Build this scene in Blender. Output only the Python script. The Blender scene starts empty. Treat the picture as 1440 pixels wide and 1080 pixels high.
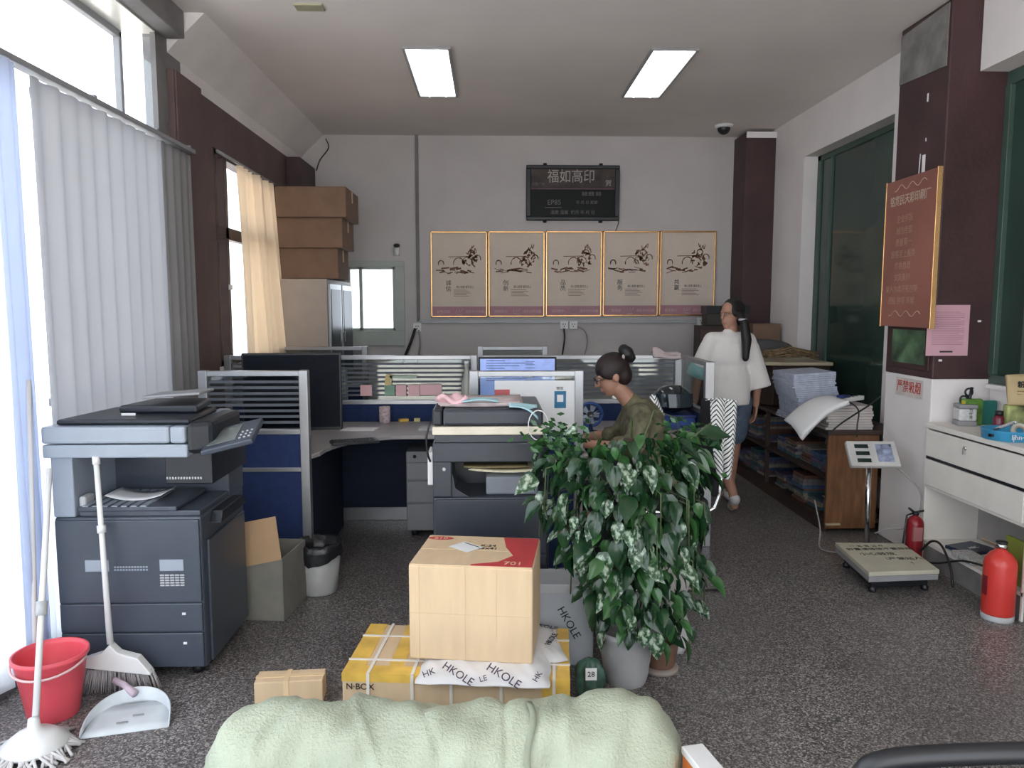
import bpy, bmesh, math, random
from math import sin, cos, pi, radians as R, atan, sqrt
from mathutils import Vector, Matrix
random.seed(7)
SC = bpy.context.scene
COL = SC.collection
# ---------------- camera ----------------
H = 1.6; F = 1080.0
PITCH = atan(110/F); YAW = atan(30/(F/cos(PITCH)))
cam = bpy.data.cameras.new('camera'); co = bpy.data.objects.new('camera', cam); COL.objects.link(co)
co.location = (0, 0, H); co.rotation_euler = (pi/2-PITCH, 0, -YAW)
cam.sensor_width = 36; cam.lens = 36*F/1440; cam.clip_start = 0.05
SC.camera = co
# ---------------- world, light, exposure ----------------
w = bpy.data.worlds.new('sky'); SC.world = w; w.use_nodes = True
bg = w.node_tree.nodes['Background']; bg.inputs[0].default_value = (0.86, 0.93, 1.0, 1); bg.inputs[1].default_value = 3.3
SC.view_settings.view_transform = 'Standard'; SC.view_settings.look = 'None'
SC.view_settings.gamma = 1; SC.view_settings.exposure = 0.28; SC.view_settings.use_curve_mapping = False
SC.cycles.max_bounces = 10; SC.cycles.diffuse_bounces = 5; SC.cycles.transparent_max_bounces = 12
SC.cycles.sample_clamp_indirect = 6
sl = bpy.data.lights.new('bounce_sun', 'SUN'); sl.energy = 26; sl.angle = R(1); sl.color = (1.0, .93, .84)
so = bpy.data.objects.new('bounce_sun', sl); so.rotation_euler = (R(-3), R(42), 0); COL.objects.link(so)  # added sun, aimed to bounce off the outdoor ground onto the ceiling
def portal(name, loc, rot, sx, sy):
    l = bpy.data.lights.new(name, 'AREA'); l.shape = 'RECTANGLE'; l.size = sx; l.size_y = sy; l.cycles.is_portal = True
    o = bpy.data.objects.new(name, l); o.location = loc; o.rotation_euler = rot; COL.objects.link(o)
XL, XR, YB, ZC, YF = -2.0, 2.93, 8.4, 3.4, -1.3
portal('daylight_portal_front', (.37, YF-0.02, 1.7), (R(90), 0, 0), 4.75, 3.4)
portal('daylight_portal_left', (-2.3, 2.5, 1.65), (0, R(-90), 0), 3.2, 4.7)
portal('daylight_portal_rear_left', (-2.2, 6.4, 1.95), (0, R(-90), 0), 1.6, 1.35)

# ---------------- pixel helpers (a pixel plus a known plane gives the real place) ----------------
fw = Vector((sin(YAW)*cos(PITCH), cos(YAW)*cos(PITCH), -sin(PITCH)))
rt = Vector((cos(YAW), -sin(YAW), 0)); up = rt.cross(fw); CP = Vector((0, 0, H))
def ray(px, py): return fw + rt*((px-720)/F) - up*((py-540)/F)
def PZ(px, py, z): d = ray(px, py); return CP + d*((z-H)/d.z)
def PY(px, py, y): d = ray(px, py); return CP + d*(y/d.y)
def PX(px, py, x): d = ray(px, py); return CP + d*(x/d.x)

# ---------------- materials ----------------
MATS = {}
def mat(name, col, rough=0.6, metal=0, var=0.12, scale=8, bump=0, bscale=60, spec=0.5, coat=0, emit=0, alpha=1, stretch=None):
    if name in MATS: return MATS[name]
    m = bpy.data.materials.new(name); m.use_nodes = True; nt = m.node_tree; n = nt.nodes; L = nt.links
    b = n['Principled BSDF']
    b.inputs['Roughness'].default_value = rough; b.inputs['Metallic'].default_value = metal
    b.inputs['Specular IOR Level'].default_value = spec; b.inputs['Coat Weight'].default_value = coat
    tc = n.new('ShaderNodeTexCoord'); mp = n.new('ShaderNodeMapping'); L.new(tc.outputs['Object'], mp.inputs[0])
    if stretch: mp.inputs['Scale'].default_value = stretch
    nz = n.new('ShaderNodeTexNoise'); nz.inputs['Scale'].default_value = scale; nz.inputs['Detail'].default_value = 5
    L.new(mp.outputs[0], nz.inputs['Vector'])
    cr = n.new('ShaderNodeValToRGB'); L.new(nz.outputs[0], cr.inputs[0])
    cr.color_ramp.elements[0].position = 0.3; cr.color_ramp.elements[1].position = 0.72
    cr.color_ramp.elements[0].color = tuple(c*(1-var) for c in col)+(1,); cr.color_ramp.elements[1].color = tuple(min(1, c*(1+var)) for c in col)+(1,)
    L.new(cr.outputs[0], b.inputs['Base Color'])
    if bump:
        n2 = n.new('ShaderNodeTexNoise'); n2.inputs['Scale'].default_value = bscale; n2.inputs['Detail'].default_value = 4
        L.new(mp.outputs[0], n2.inputs['Vector'])
        bp = n.new('ShaderNodeBump'); bp.inputs['Strength'].default_value = bump; bp.inputs['Distance'].default_value = 0.01
        L.new(n2.outputs[0], bp.inputs['Height']); L.new(bp.outputs[0], b.inputs['Normal'])
    if emit:
        b.inputs['Emission Color'].default_value = tuple(col)+(1,); b.inputs['Emission Strength'].default_value = emit
    MATS[name] = m; return m
def cloth_mat(name, col, trans, tcol=None, mixf=0.5, scale=6, stretch=(1, 1, 1), alpha=0):
    m = bpy.data.materials.new(name); m.use_nodes = True; nt = m.node_tree; n = nt.nodes; L = nt.links
    n.remove(n['Principled BSDF']); out = n['Material Output']
    tc = n.new('ShaderNodeTexCoord'); mp = n.new('ShaderNodeMapping'); mp.inputs['Scale'].default_value = stretch
    L.new(tc.outputs['Object'], mp.inputs[0]); nz = n.new('ShaderNodeTexNoise'); nz.inputs['Scale'].default_value = scale; L.new(mp.outputs[0], nz.inputs['Vector'])
    cr = n.new('ShaderNodeValToRGB'); L.new(nz.outputs[0], cr.inputs[0])
    cr.color_ramp.elements[0].color = tuple(c*0.9 for c in col)+(1,); cr.color_ramp.elements[1].color = tuple(col)+(1,)
    d = n.new('ShaderNodeBsdfDiffuse'); L.new(cr.outputs[0], d.inputs[0])
    t = n.new('ShaderNodeBsdfTranslucent'); t.inputs[0].default_value = tuple(tcol or col)+(1,)
    mx = n.new('ShaderNodeMixShader'); mx.inputs[0].default_value = trans
    L.new(d.outputs[0], mx.inputs[1]); L.new(t.outputs[0], mx.inputs[2])
    last = mx
    if alpha:
        tr = n.new('ShaderNodeBsdfTransparent'); m2 = n.new('ShaderNodeMixShader'); m2.inputs[0].default_value = alpha
        L.new(mx.outputs[0], m2.inputs[1]); L.new(tr.outputs[0], m2.inputs[2]); last = m2
    L.new(last.outputs[0], out.inputs[0]); MATS[name] = m; return m
def glass_mat(name, tint, gl=0.12, rough=0.05):
    m = bpy.data.materials.new(name); m.use_nodes = True; nt = m.node_tree; n = nt.nodes; L = nt.links
    n.remove(n['Principled BSDF'])
    t = n.new('ShaderNodeBsdfTransparent'); t.inputs[0].default_value = tint+(1,)
    g = n.new('ShaderNodeBsdfGlossy'); g.inputs['Roughness'].default_value = rough; g.inputs[0].default_value = (.9, .95, .92, 1)
    mx = n.new('ShaderNodeMixShader'); mx.inputs[0].default_value = gl
    L.new(t.outputs[0], mx.inputs[1]); L.new(g.outputs[0], mx.inputs[2]); L.new(mx.outputs[0], n['Material Output'].inputs[0])
    MATS[name] = m; return m
M_white = mat('white_wall_paint', (.83, .785, .77), .85, var=.05, scale=2.5, bump=.15, bscale=25)
M_ceil = mat('ceiling_paint', (.82, .765, .745), .9, var=.05, scale=1.2)
M_maroon = mat('maroon_wall_paint', (.060, .027, .029), .55, var=.25, scale=3, bump=.2, bscale=30)
M_maroonl = mat('hazed_maroon_wall_paint', (.125, .080, .076), .6, var=.15, scale=3, bump=.2, bscale=30)  # greyer maroon, with the haze near the window mixed into its colour
M_greyw = mat('grey_plaster', (.20, .19, .19), .8, var=.15, scale=5)
M_cement = mat('grey_cement', (.22, .21, .20), .9, var=.35, scale=6, bump=.4, bscale=18)
M_alu = mat('brushed_aluminium', (.42, .42, .43), .35, .8, var=.05)
M_steel = mat('chrome_steel', (.6, .6, .6), .15, 1, var=.03)
M_black = mat('black_plastic', (.012, .013, .016), .4, var=.1)
M_cop = mat('charcoal_copier_plastic', (.028, .033, .045), .38, var=.06, bump=.03, bscale=200)
M_copl = mat('grey_copier_plastic', (.16, .18, .21), .35, var=.04)
M_copd = mat('dark_copier_recess_plastic', (.010, .013, .020), .4)
M_blue = mat('navy_partition_fabric', (.012, .028, .10), .9, var=.15, scale=30, bump=.2, bscale=300)
M_navy = mat('dark_navy_board', (.008, .012, .035), .8)
M_desk = mat('grey_laminate', (.33, .31, .31), .35, var=.05, scale=12)
M_card = mat('brown_cardboard', (.46, .30, .17), .85, var=.07, scale=5, bump=.08, bscale=12)
M_cardl = mat('pale_cardboard', (.66, .49, .31), .8, var=.06, scale=4, bump=.12, bscale=9, stretch=(6, 1, 1))
M_paper = mat('white_paper', (.78, .78, .78), .8, var=.03)
M_pap2 = mat('bluish_paper', (.42, .46, .56), .85, var=.15, scale=30)
M_pink = mat('pink_paper', (.62, .36, .42), .8, var=.05)
M_stick = mat('pale_pink_sticky_paper', (.75, .48, .50), .8, var=.04)
M_yel = mat('yellow_tape', (.78, .50, .10), .35, var=.2, scale=9)
M_red = mat('red_print', (.50, .045, .05), .6, var=.1)
M_ink = mat('black_ink', (.02, .02, .02), .7)
M_wht = mat('white_plastic', (.75, .75, .74), .4, var=.03)
M_offw = mat('off_white_laminate', (.80, .76, .70), .45, var=.04)
M_grey = mat('grey_metal', (.28, .28, .29), .5, var=.05)
M_lgrey = mat('light_grey_plastic', (.45, .46, .47), .5, var=.05)
M_wood = mat('brown_wood', (.17, .075, .028), .5, var=.35, scale=5, stretch=(6, 6, 1))
M_dwood = mat('dark_wood', (.045, .025, .018), .5, var=.3, scale=5)
M_cream = mat('cream_top', (.50, .43, .30), .5, var=.05)
M_gold = mat('gold_frame_metal', (.75, .42, .18), .25, .8, var=.08)
M_skin = mat('skin', (.42, .22, .15), .55, var=.06)
M_hair = mat('black_hair', (.009, .007, .007), .55, var=.3, scale=40)
M_shirt = mat('white_knit_cloth', (.72, .69, .66), .9, var=.04, bump=.3, bscale=14)
M_teal = mat('teal_print_cloth', (.30, .52, .52), .9, var=.2)
M_denim = mat('blue_denim', (.085, .12, .17), .9, var=.2, scale=30)
M_olive = mat('olive_patterned_cloth', (.13, .12, .07), .85, var=.45, scale=22)
M_pot = mat('grey_ribbed_pot', (.36, .36, .36), .7, var=.1)
M_clay = mat('brown_pot', (.16, .085, .055), .6, var=.15)
M_leaf = mat('dark_green_leaf', (.013, .045, .017), .2, var=.4, scale=14, bump=.25, bscale=25)
M_leaf2 = mat('mid_green_leaf', (.032, .10, .028), .22, var=.35, scale=14, bump=.25, bscale=25)
M_leaf3 = mat('pale_leaf_painted_glints', (.19, .26, .19), .22, var=.85, scale=38, bump=.25, bscale=25)  # pale streaks: variegation plus glossy highlights painted into the leaf colour
e_ = [n_ for n_ in M_leaf3.node_tree.nodes if n_.type == 'VALTORGB'][0].color_ramp.elements
e_[0].position = .46; e_[1].position = .58; e_[0].color = (.022, .065, .026, 1); e_[1].color = (.38, .46, .36, 1)
M_leaf4 = mat('young_lime_leaf', (.13, .30, .05), .35, var=.2)
M_stem = mat('plant_stem', (.07, .10, .04), .6)
M_sack = mat('pale_green_woven_sack', (.42, .46, .35), .55, var=.12, scale=4, bump=.6, bscale=110)
M_redp = mat('red_plastic', (.78, .10, .13), .4, var=.06)
M_redm = mat('red_enamel', (.60, .045, .035), .3, var=.05)
M_redd = mat('dark_red_enamel', (.24, .012, .02), .3, var=.1)
M_bag = mat('black_bin_liner', (.015, .015, .017), .3, var=.1, bump=.6, bscale=20)
M_green = mat('green_painted_frame', (.055, .095, .075), .45, var=.1)
M_gglass = mat('dark_green_window_glass', (.030, .060, .048), .10, var=.25, scale=1.2)
M_glass = glass_mat('clear_partition_glass', (.80, .84, .84), .07)
M_wglass = glass_mat('window_glass', (.97, .98, 1.0), .05)
M_curt = cloth_mat('blue_grey_curtain_cloth', (.70, .70, .71), .47, (.68, .68, .70), stretch=(1, 14, .2))
M_curtl = cloth_mat('pale_blue_curtain_cloth', (.75, .80, .90), .65, (.75, .80, .92))
M_curtd = cloth_mat('dark_grey_curtain_lining', (.42, .41, .41), .3, (.38, .38, .38))
M_sheer = cloth_mat('white_sheer_cloth', (.9, .93, .98), .80, (.95, .97, 1.0), alpha=.35)
M_orange = cloth_mat('cream_orange_curtain_cloth', (.82, .74, .64), .62, (.95, .82, .66), stretch=(1, 5, 1))
M_fsash = mat('dark_brown_window_frame', (.05, .028, .022), .5, var=.2)
M_wsash = mat('pale_green_window_frame', (.42, .46, .42), .5, var=.05)
M_tape = mat('clear_packing_tape', (.80, .60, .36), .25, var=.05)
M_strap = mat('white_plastic_strap', (.80, .76, .70), .35, var=.04)
M_scale = mat('pale_platform_plate', (.50, .48, .38), .45, var=.08)
M_lcd = mat('dark_lcd', (.02, .03, .03), .2)
M_screen = mat('lit_blue_screen', (.24, .32, .62), .3, var=.25, scale=20, emit=.55)
M_tin = mat('blue_plastic_basin', (.045, .30, .52), .35, var=.1)
M_tan = mat('tan_paper_bag', (.45, .34, .18), .7, var=.08, bump=.2, bscale=12)
M_cord = mat('black_rubber_cord', (.012, .012, .012), .5)
M_gcord = mat('grey_cable', (.30, .28, .27), .5)
M_tea = mat('green_tea_pack', (.10, .22, .04), .4, var=.6, scale=18)
M_teal2 = mat('teal_pack', (.02, .20, .17), .4)

# terrazzo floor
def floor_mat():
    m = bpy.data.materials.new('terrazzo_floor'); m.use_nodes = True; n = m.node_tree.nodes; L = m.node_tree.links
    b = n['Principled BSDF']; tc = n.new('ShaderNodeTexCoord')
    v = n.new('ShaderNodeTexVoronoi'); v.inputs['Scale'].default_value = 170; L.new(tc.outputs['Object'], v.inputs['Vector'])
    sp = n.new('ShaderNodeSeparateColor'); L.new(v.outputs['Color'], sp.inputs[0])
    cr = n.new('ShaderNodeValToRGB'); L.new(sp.outputs[0], cr.inputs[0]); e = cr.color_ramp.elements
    cr.color_ramp.interpolation = 'CONSTANT'
    e[0].position = 0; e[0].color = (.07, .063, .063, 1); e[1].position = .35; e[1].color = (.14, .13, .125, 1)
    x = e.new(.62); x.color = (.23, .21, .20, 1); x = e.new(.85); x.color = (.38, .35, .34, 1)
    nz = n.new('ShaderNodeTexNoise'); nz.inputs['Scale'].default_value = 1.3; nz.inputs['Detail'].default_value = 4; L.new(tc.outputs['Object'], nz.inputs['Vector'])
    mr = n.new('ShaderNodeMapRange'); mr.inputs[1].default_value = .3; mr.inputs[2].default_value = .7; mr.inputs[3].default_value = .75; mr.inputs[4].default_value = 1.1; L.new(nz.outputs[0], mr.inputs[0])
    mu = n.new('ShaderNodeMix'); mu.data_type = 'RGBA'; mu.blend_type = 'MULTIPLY'; mu.inputs[0].default_value = 1
    L.new(cr.outputs[0], mu.inputs[6]); L.new(mr.outputs[0], mu.inputs[7]); L.new(mu.outputs[2], b.inputs['Base Color'])
    b.inputs['Roughness'].default_value = .36; b.inputs['Specular IOR Level'].default_value = .4
    return m
M_floor = floor_mat()
def stripe_mat():
    m = bpy.data.materials.new('black_white_zigzag_cloth'); m.use_nodes = True; n = m.node_tree.nodes; L = m.node_tree.links
    b = n['Principled BSDF']; b.inputs['Roughness'].default_value = .9; tc = n.new('ShaderNodeTexCoord')
    s = n.new('ShaderNodeSeparateXYZ'); L.new(tc.outputs['Object'], s.inputs[0])
    a = n.new('ShaderNodeMath'); a.operation = 'PINGPONG'; a.inputs[1].default_value = .045; L.new(s.outputs[0], a.inputs[0])
    c = n.new('ShaderNodeMath'); c.operation = 'MULTIPLY_ADD'; c.inputs[1].default_value = 1.4; L.new(a.outputs[0], c.inputs[0]); L.new(s.outputs[2], c.inputs[2])
    d = n.new('ShaderNodeMath'); d.operation = 'MODULO'; d.inputs[1].default_value = .026
    e = n.new('ShaderNodeMath'); e.operation = 'ADD'; e.inputs[1].default_value = 5; L.new(c.outputs[0], e.inputs[0]); L.new(e.outputs[0], d.inputs[0])
    g = n.new('ShaderNodeMath'); g.operation = 'GREATER_THAN'; g.inputs[1].default_value = .009; L.new(d.outputs[0], g.inputs[0])
    mx = n.new('ShaderNodeMix'); mx.data_type = 'RGBA'; mx.inputs[6].default_value = (.02, .02, .02, 1); mx.inputs[7].default_value = (.75, .75, .73, 1)
    L.new(g.outputs[0], mx.inputs[0]); L.new(mx.outputs[2], b.inputs['Base Color']); return m
M_zig = stripe_mat()

# ---------------- mesh builder ----------------
class MB:
    def __init__(s): s.v = []; s.f = []; s.mi = []; s.sm = []
    def add(s, vs, fs, M=None, mi=0, smooth=False):
        o = len(s.v)
        for p in vs:
            p = Vector(p); s.v.append(M @ p if M else p)
        for f in fs: s.f.append([o+i for i in f]); s.mi.append(mi); s.sm.append(smooth)
        return s
    def box(s, x0, x1, y0, y1, z0, z1, M=None, mi=0):
        vs = [(x0, y0, z0), (x1, y0, z0), (x1, y1, z0), (x0, y1, z0), (x0, y0, z1), (x1, y0, z1), (x1, y1, z1), (x0, y1, z1)]
        return s.add(vs, [(0, 3, 2, 1), (4, 5, 6, 7), (0, 1, 5, 4), (1, 2, 6, 5), (2, 3, 7, 6), (3, 0, 4, 7)], M, mi)
    def lathe(s, prof, c=(0, 0, 0), n=24, M=None, mi=0, cap=True, rib=0):
        vs = []; fs = []
        for r, z in prof:
            for k in range(n):
                a = 2*pi*k/n; q = r*(1+(rib if k % 2 else 0)); vs.append((c[0]+q*cos(a), c[1]+q*sin(a), c[2]+z))
        for j in range(len(prof)-1):
            for k in range(n): fs.append((j*n+k, j*n+(k+1) % n, (j+1)*n+(k+1) % n, (j+1)*n+k))
        if cap: fs.append(tuple(reversed(range(n)))); fs.append(tuple((len(prof)-1)*n+k for k in range(n)))
        return s.add(vs, fs, M, mi, True)
    def tube(s, pts, r, n=8, mi=0, M=None):
        pts = [Vector(p) for p in pts]; rs = r if isinstance(r, (list, tuple)) else [r]*len(pts)
        vs = []; fs = []; prev = None
        for i, p in enumerate(pts):
            t = (pts[min(i+1, len(pts)-1)]-pts[max(i-1, 0)]).normalized()
            if prev is None: a = Vector((0, 0, 1)) if abs(t.z) < .9 else Vector((1, 0, 0)); u = t.cross(a).normalized()
            else: u = (prev - t*prev.dot(t)).normalized()
            prev = u; v = t.cross(u)
            for k in range(n): an = 2*pi*k/n; vs.append(p+(u*cos(an)+v*sin(an))*rs[i])
        for j in range(len(pts)-1):
            for k in range(n): fs.append((j*n+k, j*n+(k+1) % n, (j+1)*n+(k+1) % n, (j+1)*n+k))
        fs.append(tuple(reversed(range(n)))); fs.append(tuple((len(pts)-1)*n+k for k in range(n)))
        return s.add(vs, fs, M, mi, True)
    def prism(s, poly, z0, z1, M=None, mi=0):
        n = len(poly); vs = [(x, y, z0) for x, y in poly]+[(x, y, z1) for x, y in poly]
        fs = [tuple(reversed(range(n))), tuple(range(n, 2*n))]+[(i, (i+1) % n, n+(i+1) % n, n+i) for i in range(n)]
        return s.add(vs, fs, M, mi)
    def ell(s, c, r, M=None, n=14, m=9, mi=0):
        vs = []; fs = []
        for j in range(m+1):
            t = pi*j/m
            for k in range(n): a = 2*pi*k/n; vs.append((c[0]+r[0]*sin(t)*cos(a), c[1]+r[1]*sin(t)*sin(a), c[2]+r[2]*cos(t)))
        for j in range(m):
            for k in range(n): fs.append((j*n+k, (j+1)*n+k, (j+1)*n+(k+1) % n, j*n+(k+1) % n))
        return s.add(vs, fs, M, mi, True)
    def cap(s, p0, r0, p1, r1, n=12):
        p0 = Vector(p0); p1 = Vector(p1); d = (p1-p0); Ln = d.length; d.normalize()
        pts = []; rs = []
        for k in (80, 60, 40, 20): pts.append(p0-d*r0*sin(R(k))); rs.append(r0*cos(R(k)))
        pts.append(p0); rs.append(r0); pts.append(p1); rs.append(r1)
        for k in (20, 40, 60, 80): pts.append(p1+d*r1*sin(R(k))); rs.append(r1*cos(R(k)))
        return s.tube(pts, rs, n)
    def grid(s, fn, nu, nv, mi=0, smooth=True):
        vs = [fn(i/nu, j/nv) for j in range(nv+1) for i in range(nu+1)]
        fs = [(j*(nu+1)+i, j*(nu+1)+i+1, (j+1)*(nu+1)+i+1, (j+1)*(nu+1)+i) for j in range(nv) for i in range(nu)]
        return s.add(vs, fs, None, mi, smooth)
    def build(s, name, m, parent=None, bev=0, seg=2, origin=None, **k):
        me = bpy.data.meshes.new(name)
        vs = s.v
        if origin is not None: o = Vector(origin); vs = [v-o for v in vs]
        me.from_pydata([tuple(v) for v in vs], [], s.f)
        for mm in (m if isinstance(m, (list, tuple)) else [m]): me.materials.append(mm)
        me.polygons.foreach_set('material_index', s.mi); me.polygons.foreach_set('use_smooth', s.sm); me.update()
        ob = bpy.data.objects.new(name, me); COL.objects.link(ob)
        if origin is not None: ob.location = origin
        if parent: ob.parent = parent
        if bev:
            b = ob.modifiers.new('bevel', 'BEVEL'); b.width = bev; b.segments = seg; b.limit_method = 'ANGLE'; b.angle_limit = R(50)
        return tag(ob, **k)
def tag(o, label=None, cat=None, group=None, kind=None):
    if label: o['label'] = label
    if cat: o['category'] = cat
    if group: o['group'] = group
    if kind: o['kind'] = kind
    return o
def thing(name, label, cat, loc=(0, 0, 0), rz=0, group=None, rot=None):
    o = bpy.data.objects.new(name, None); o.empty_display_size = .05; COL.objects.link(o); o.location = loc
    o.rotation_euler = rot or (0, 0, rz); return tag(o, label, cat, group)
def B(x0, x1, y0, y1, z0, z1): return MB().box(x0, x1, y0, y1, z0, z1)
def copy_tree(o, parent=None):
    c = o.copy(); COL.objects.link(c); c.parent = parent
    for ch in list(o.children): copy_tree(ch, c)
    return c
def text(name, s, size, m, M, parent=None, wid=0, ext=.0006, align='CENTER', off=0, **k):
    cu = bpy.data.curves.new('t', 'FONT'); cu.body = s; cu.size = size; cu.extrude = ext; cu.align_x = align; cu.align_y = 'CENTER'; cu.offset = off
    cu.resolution_u = 1 if any(ord(c_) > 255 for c_ in s) else 3
    t = bpy.data.objects.new('t', cu); COL.objects.link(t)
    me = bpy.data.meshes.new_from_object(t.evaluated_get(bpy.context.evaluated_depsgraph_get()))
    COL.objects.unlink(t); bpy.data.objects.remove(t)
    if wid and len(me.vertices):
        xs = [v.co.x for v in me.vertices]; f = wid/max(1e-6, max(xs)-min(xs)); me.transform(Matrix.Diagonal((f, 1, 1, 1)))
    me.transform(M); me.materials.clear(); me.materials.append(m); me.name = name
    ob = bpy.data.objects.new(name, me); COL.objects.link(ob)
    if parent: ob.parent = parent
    return tag(ob, **k)
def sm(pts, k=5):
    P = [Vector(p_) for p_ in pts]; P = [P[0]*2-P[1]]+P+[P[-1]*2-P[-2]]; o = []
    for i in range(1, len(P)-2):
        for j in range(k):
            t_ = j/k; o.append(.5*((2*P[i])+(P[i+1]-P[i-1])*t_+(2*P[i-1]-5*P[i]+4*P[i+1]-P[i+2])*t_*t_+(3*P[i]-P[i-1]-3*P[i+1]+P[i+2])*t_**3))
    return o+[P[-2]]
def T(x, y, z): return Matrix.Translation((x, y, z))
def RX(a): return Matrix.Rotation(R(a), 4, 'X')
def RY(a): return Matrix.Rotation(R(a), 4, 'Y')
def RZ(a): return Matrix.Rotation(R(a), 4, 'Z')
FACE_CAM = RX(90)              # text that faces -y
def remesh(o, v=.008, sm=4):
    r = o.modifiers.new('remesh', 'REMESH'); r.mode = 'VOXEL'; r.voxel_size = v; r.use_smooth_shade = True
    s = o.modifiers.new('smooth', 'SMOOTH'); s.factor = .5; s.iterations = sm
    return o

# ================= STRUCTURE =================
S = dict(kind='structure')
B(-9, 12, -12, 20, -.25, -.15).build('ground', mat('outdoor_concrete', (.42, .40, .37), .9), **S)
B(XL-.35, XR+.5, YF-.3, YB+.2, -.1, 0).build('floor', M_floor, **S)
B(XL-.3, XR+.5, YF, YB+.2, ZC, ZC+.15).build('ceiling', M_ceil, **S)
# left wall with the shop window bay and the rear window
W1 = (-.6, 4.83, .1, 3.225)     # y0,y1,z0,z1
W2 = (5.74, 7.02, 1.15, 2.74)
wl = MB()
wl.box(XL-.2, XL, YF, W1[0], 0, ZC); wl.box(XL-.2, XL, W1[0], W1[1], W1[3]+.025, ZC); wl.box(XL-.2, XL, W1[0], W1[1], 0, W1[2])
wl.box(XL-.03, XL, W1[1], 5.12, 0, ZC, mi=0); wl.box(XL-.2, XL, 5.12, 5.2, 0, ZC, mi=0)
wl.box(XL-.2, XL, 5.2, W2[0], 0, 3.06, mi=1); wl.box(XL-.2, XL, W2[1], YB, 0, 3.06, mi=1)
wl.box(XL-.2, XL, W2[0], W2[1], W2[3], 3.06, mi=1); wl.box(XL-.2, XL, W2[0], W2[1], 0, W2[2], mi=1)
wl.box(XL-.2, XL, 5.2, YB, 3.06, ZC, mi=2)
wl.build('wall_left', [M_greyw, M_maroonl, M_white], **S)
B(XL, XL+.04, 4.98, 5.0, .0, 3.06).build('trim_1', M_maroonl, bev=.003, **S)
B(XL, XL+.05, 5.0, 5.42, .0, 3.06).build('trim_2', M_maroonl, bev=.004, **S)
MB().prism([(XL-.02, 3.14), (XL+.05, 3.22), (XL+.24, 3.401), (XL-.02, 3.401)], 0, YB-5.0, Matrix(((1, 0, 0, 0), (0, 0, 1, 5.0), (0, 1, 0, 0), (0, 0, 0, 1)))).build('trim_3', M_white, **S)
B(XL-.02, XL+.12, W1[0], 4.98, 3.235, ZC).build('trim_4', M_greyw, bev=.006, **S)
# bay reveal boxes outside the wall line
b = MB(); b.box(-2.24, XL-.03, W1[1], W1[1]+.03, 0, 1.1); b.box(-2.24, XL-.0, W1[0], W1[1]+.03, 3.225, 3.25); b.box(-2.24, XL-.2, W1[0]-.03, W1[0], 0, 3.25)
w1 = thing('window_1', None, None); tag(w1, kind='structure')
b.build('reveal', mat('glossy_cream_tile', (.78, .76, .70), .25, var=.08, scale=3), w1)
f = MB(); X0 = -2.235
for z in (W1[2], 1.1, 2.6, 3.185): f.box(X0, X0+.04, W1[0], W1[1], z, z+.04)
for y in (W1[0], .9, 2.3, 3.6, W1[1]-.035): f.box(X0, X0+.04, y, y+.035, W1[2], 3.22)
f.build('window_frame', M_grey, w1, bev=.004)
ys = [W1[0], .9, 2.3, 3.6, W1[1]]
B(-2.22, XL-.03, W1[1]+.005, W1[1]+.01, 1.1, 3.2).build('side_pane', M_wglass, w1)
for i in range(4):
    for a, c in ((.1, 1.1), (1.1, 2.6), (2.6, 3.2)): B(X0+.015, X0+.02, ys[i], ys[i+1], a, c).build('pane', M_wglass, w1)
# rear-left window with dark frame
w2 = tag(thing('window_2', None, None), kind='structure'); X0 = -2.045; f = MB()
y0, y1, z0, z1 = W2
f.box(X0, X0+.05, y0, y1, z0, z0+.05); f.box(X0, X0+.05, y0, y1, z1-.05, z1); f.box(X0, X0+.05, y0, y0+.05, z0, z1); f.box(X0, X0+.05, y1-.05, y1, z0, z1)
f.box(X0-.01, X0+.06, y0+.17, y0+.24, z0, z1); f.box(X0-.01, X0+.06, y0, y1, 2.10, 2.19); f.box(X0-.01, X0+.06, y0+.85, y0+.92, z0, z1)
f.build('window_frame', M_fsash, w2, bev=.005)
B(X0+.02, X0+.025, y0, y1, z0, z1).build('pane', M_wglass, w2)
B(-2.05, -1.955, y0-.03, y1+.03, 1.11, 1.15).build('window_sill', M_white, w2, bev=.004)
MB().box(X0+.06, X0+.075, y0+.18, y0+.23, 1.72, 1.76).build('catch', M_wht, w2, bev=.003)
# left rear pilaster
B(XL, -1.86, 7.75, YB, 0, 3.05).build('trim_5', M_maroon, bev=.006, **S)
B(2.75, XR+.5, YF-.2, YF, 0, ZC).build('added_front_pier', M_white, **S)  # added unseen pier, narrows the front opening to shape the daylight
# back wall with small window
a0, a1, c0, c1 = -1.55, -1.03, 1.33, 2.02
wb = MB(); wb.box(XL-.2, a0, YB, YB+.2, 0, ZC); wb.box(a1, XR+.4, YB, YB+.2, 0, ZC); wb.box(a0, a1, YB, YB+.2, 0, c0); wb.box(a0, a1, YB, YB+.2, c1, ZC)
wb.build('wall_back', mat('dimmed_white_wall_paint', (.55, .515, .505), .85, var=.05, scale=2.5, bump=.15, bscale=25), **S)  # white paint darkened to stand in for dimmer light at the rear
w3 = tag(thing('window_3', None, None), kind='structure'); f = MB()
for q in ((a0-.12, a1+.10, c1, c1+.06), (a0-.12, a1+.10, c0-.16, c0), (a1, a1+.10, c0, c1), (a0-.12, a0, c0, c1)): f.box(q[0], q[1], YB-.03, YB+.02, q[2], q[3])
for x in (a0, -1.42, a1-.03): f.box(x, x+.035, YB, YB+.05, c0, c1)
f.box(a0, a1, YB, YB+.05, c0, c0+.03); f.box(a0, a1, YB, YB+.05, c1-.03, c1)
f.build('window_frame', M_wsash, w3, bev=.004)
B(a0, a1, YB+.02, YB+.026, c0, c1).build('pane', M_wglass, w3)
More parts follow.
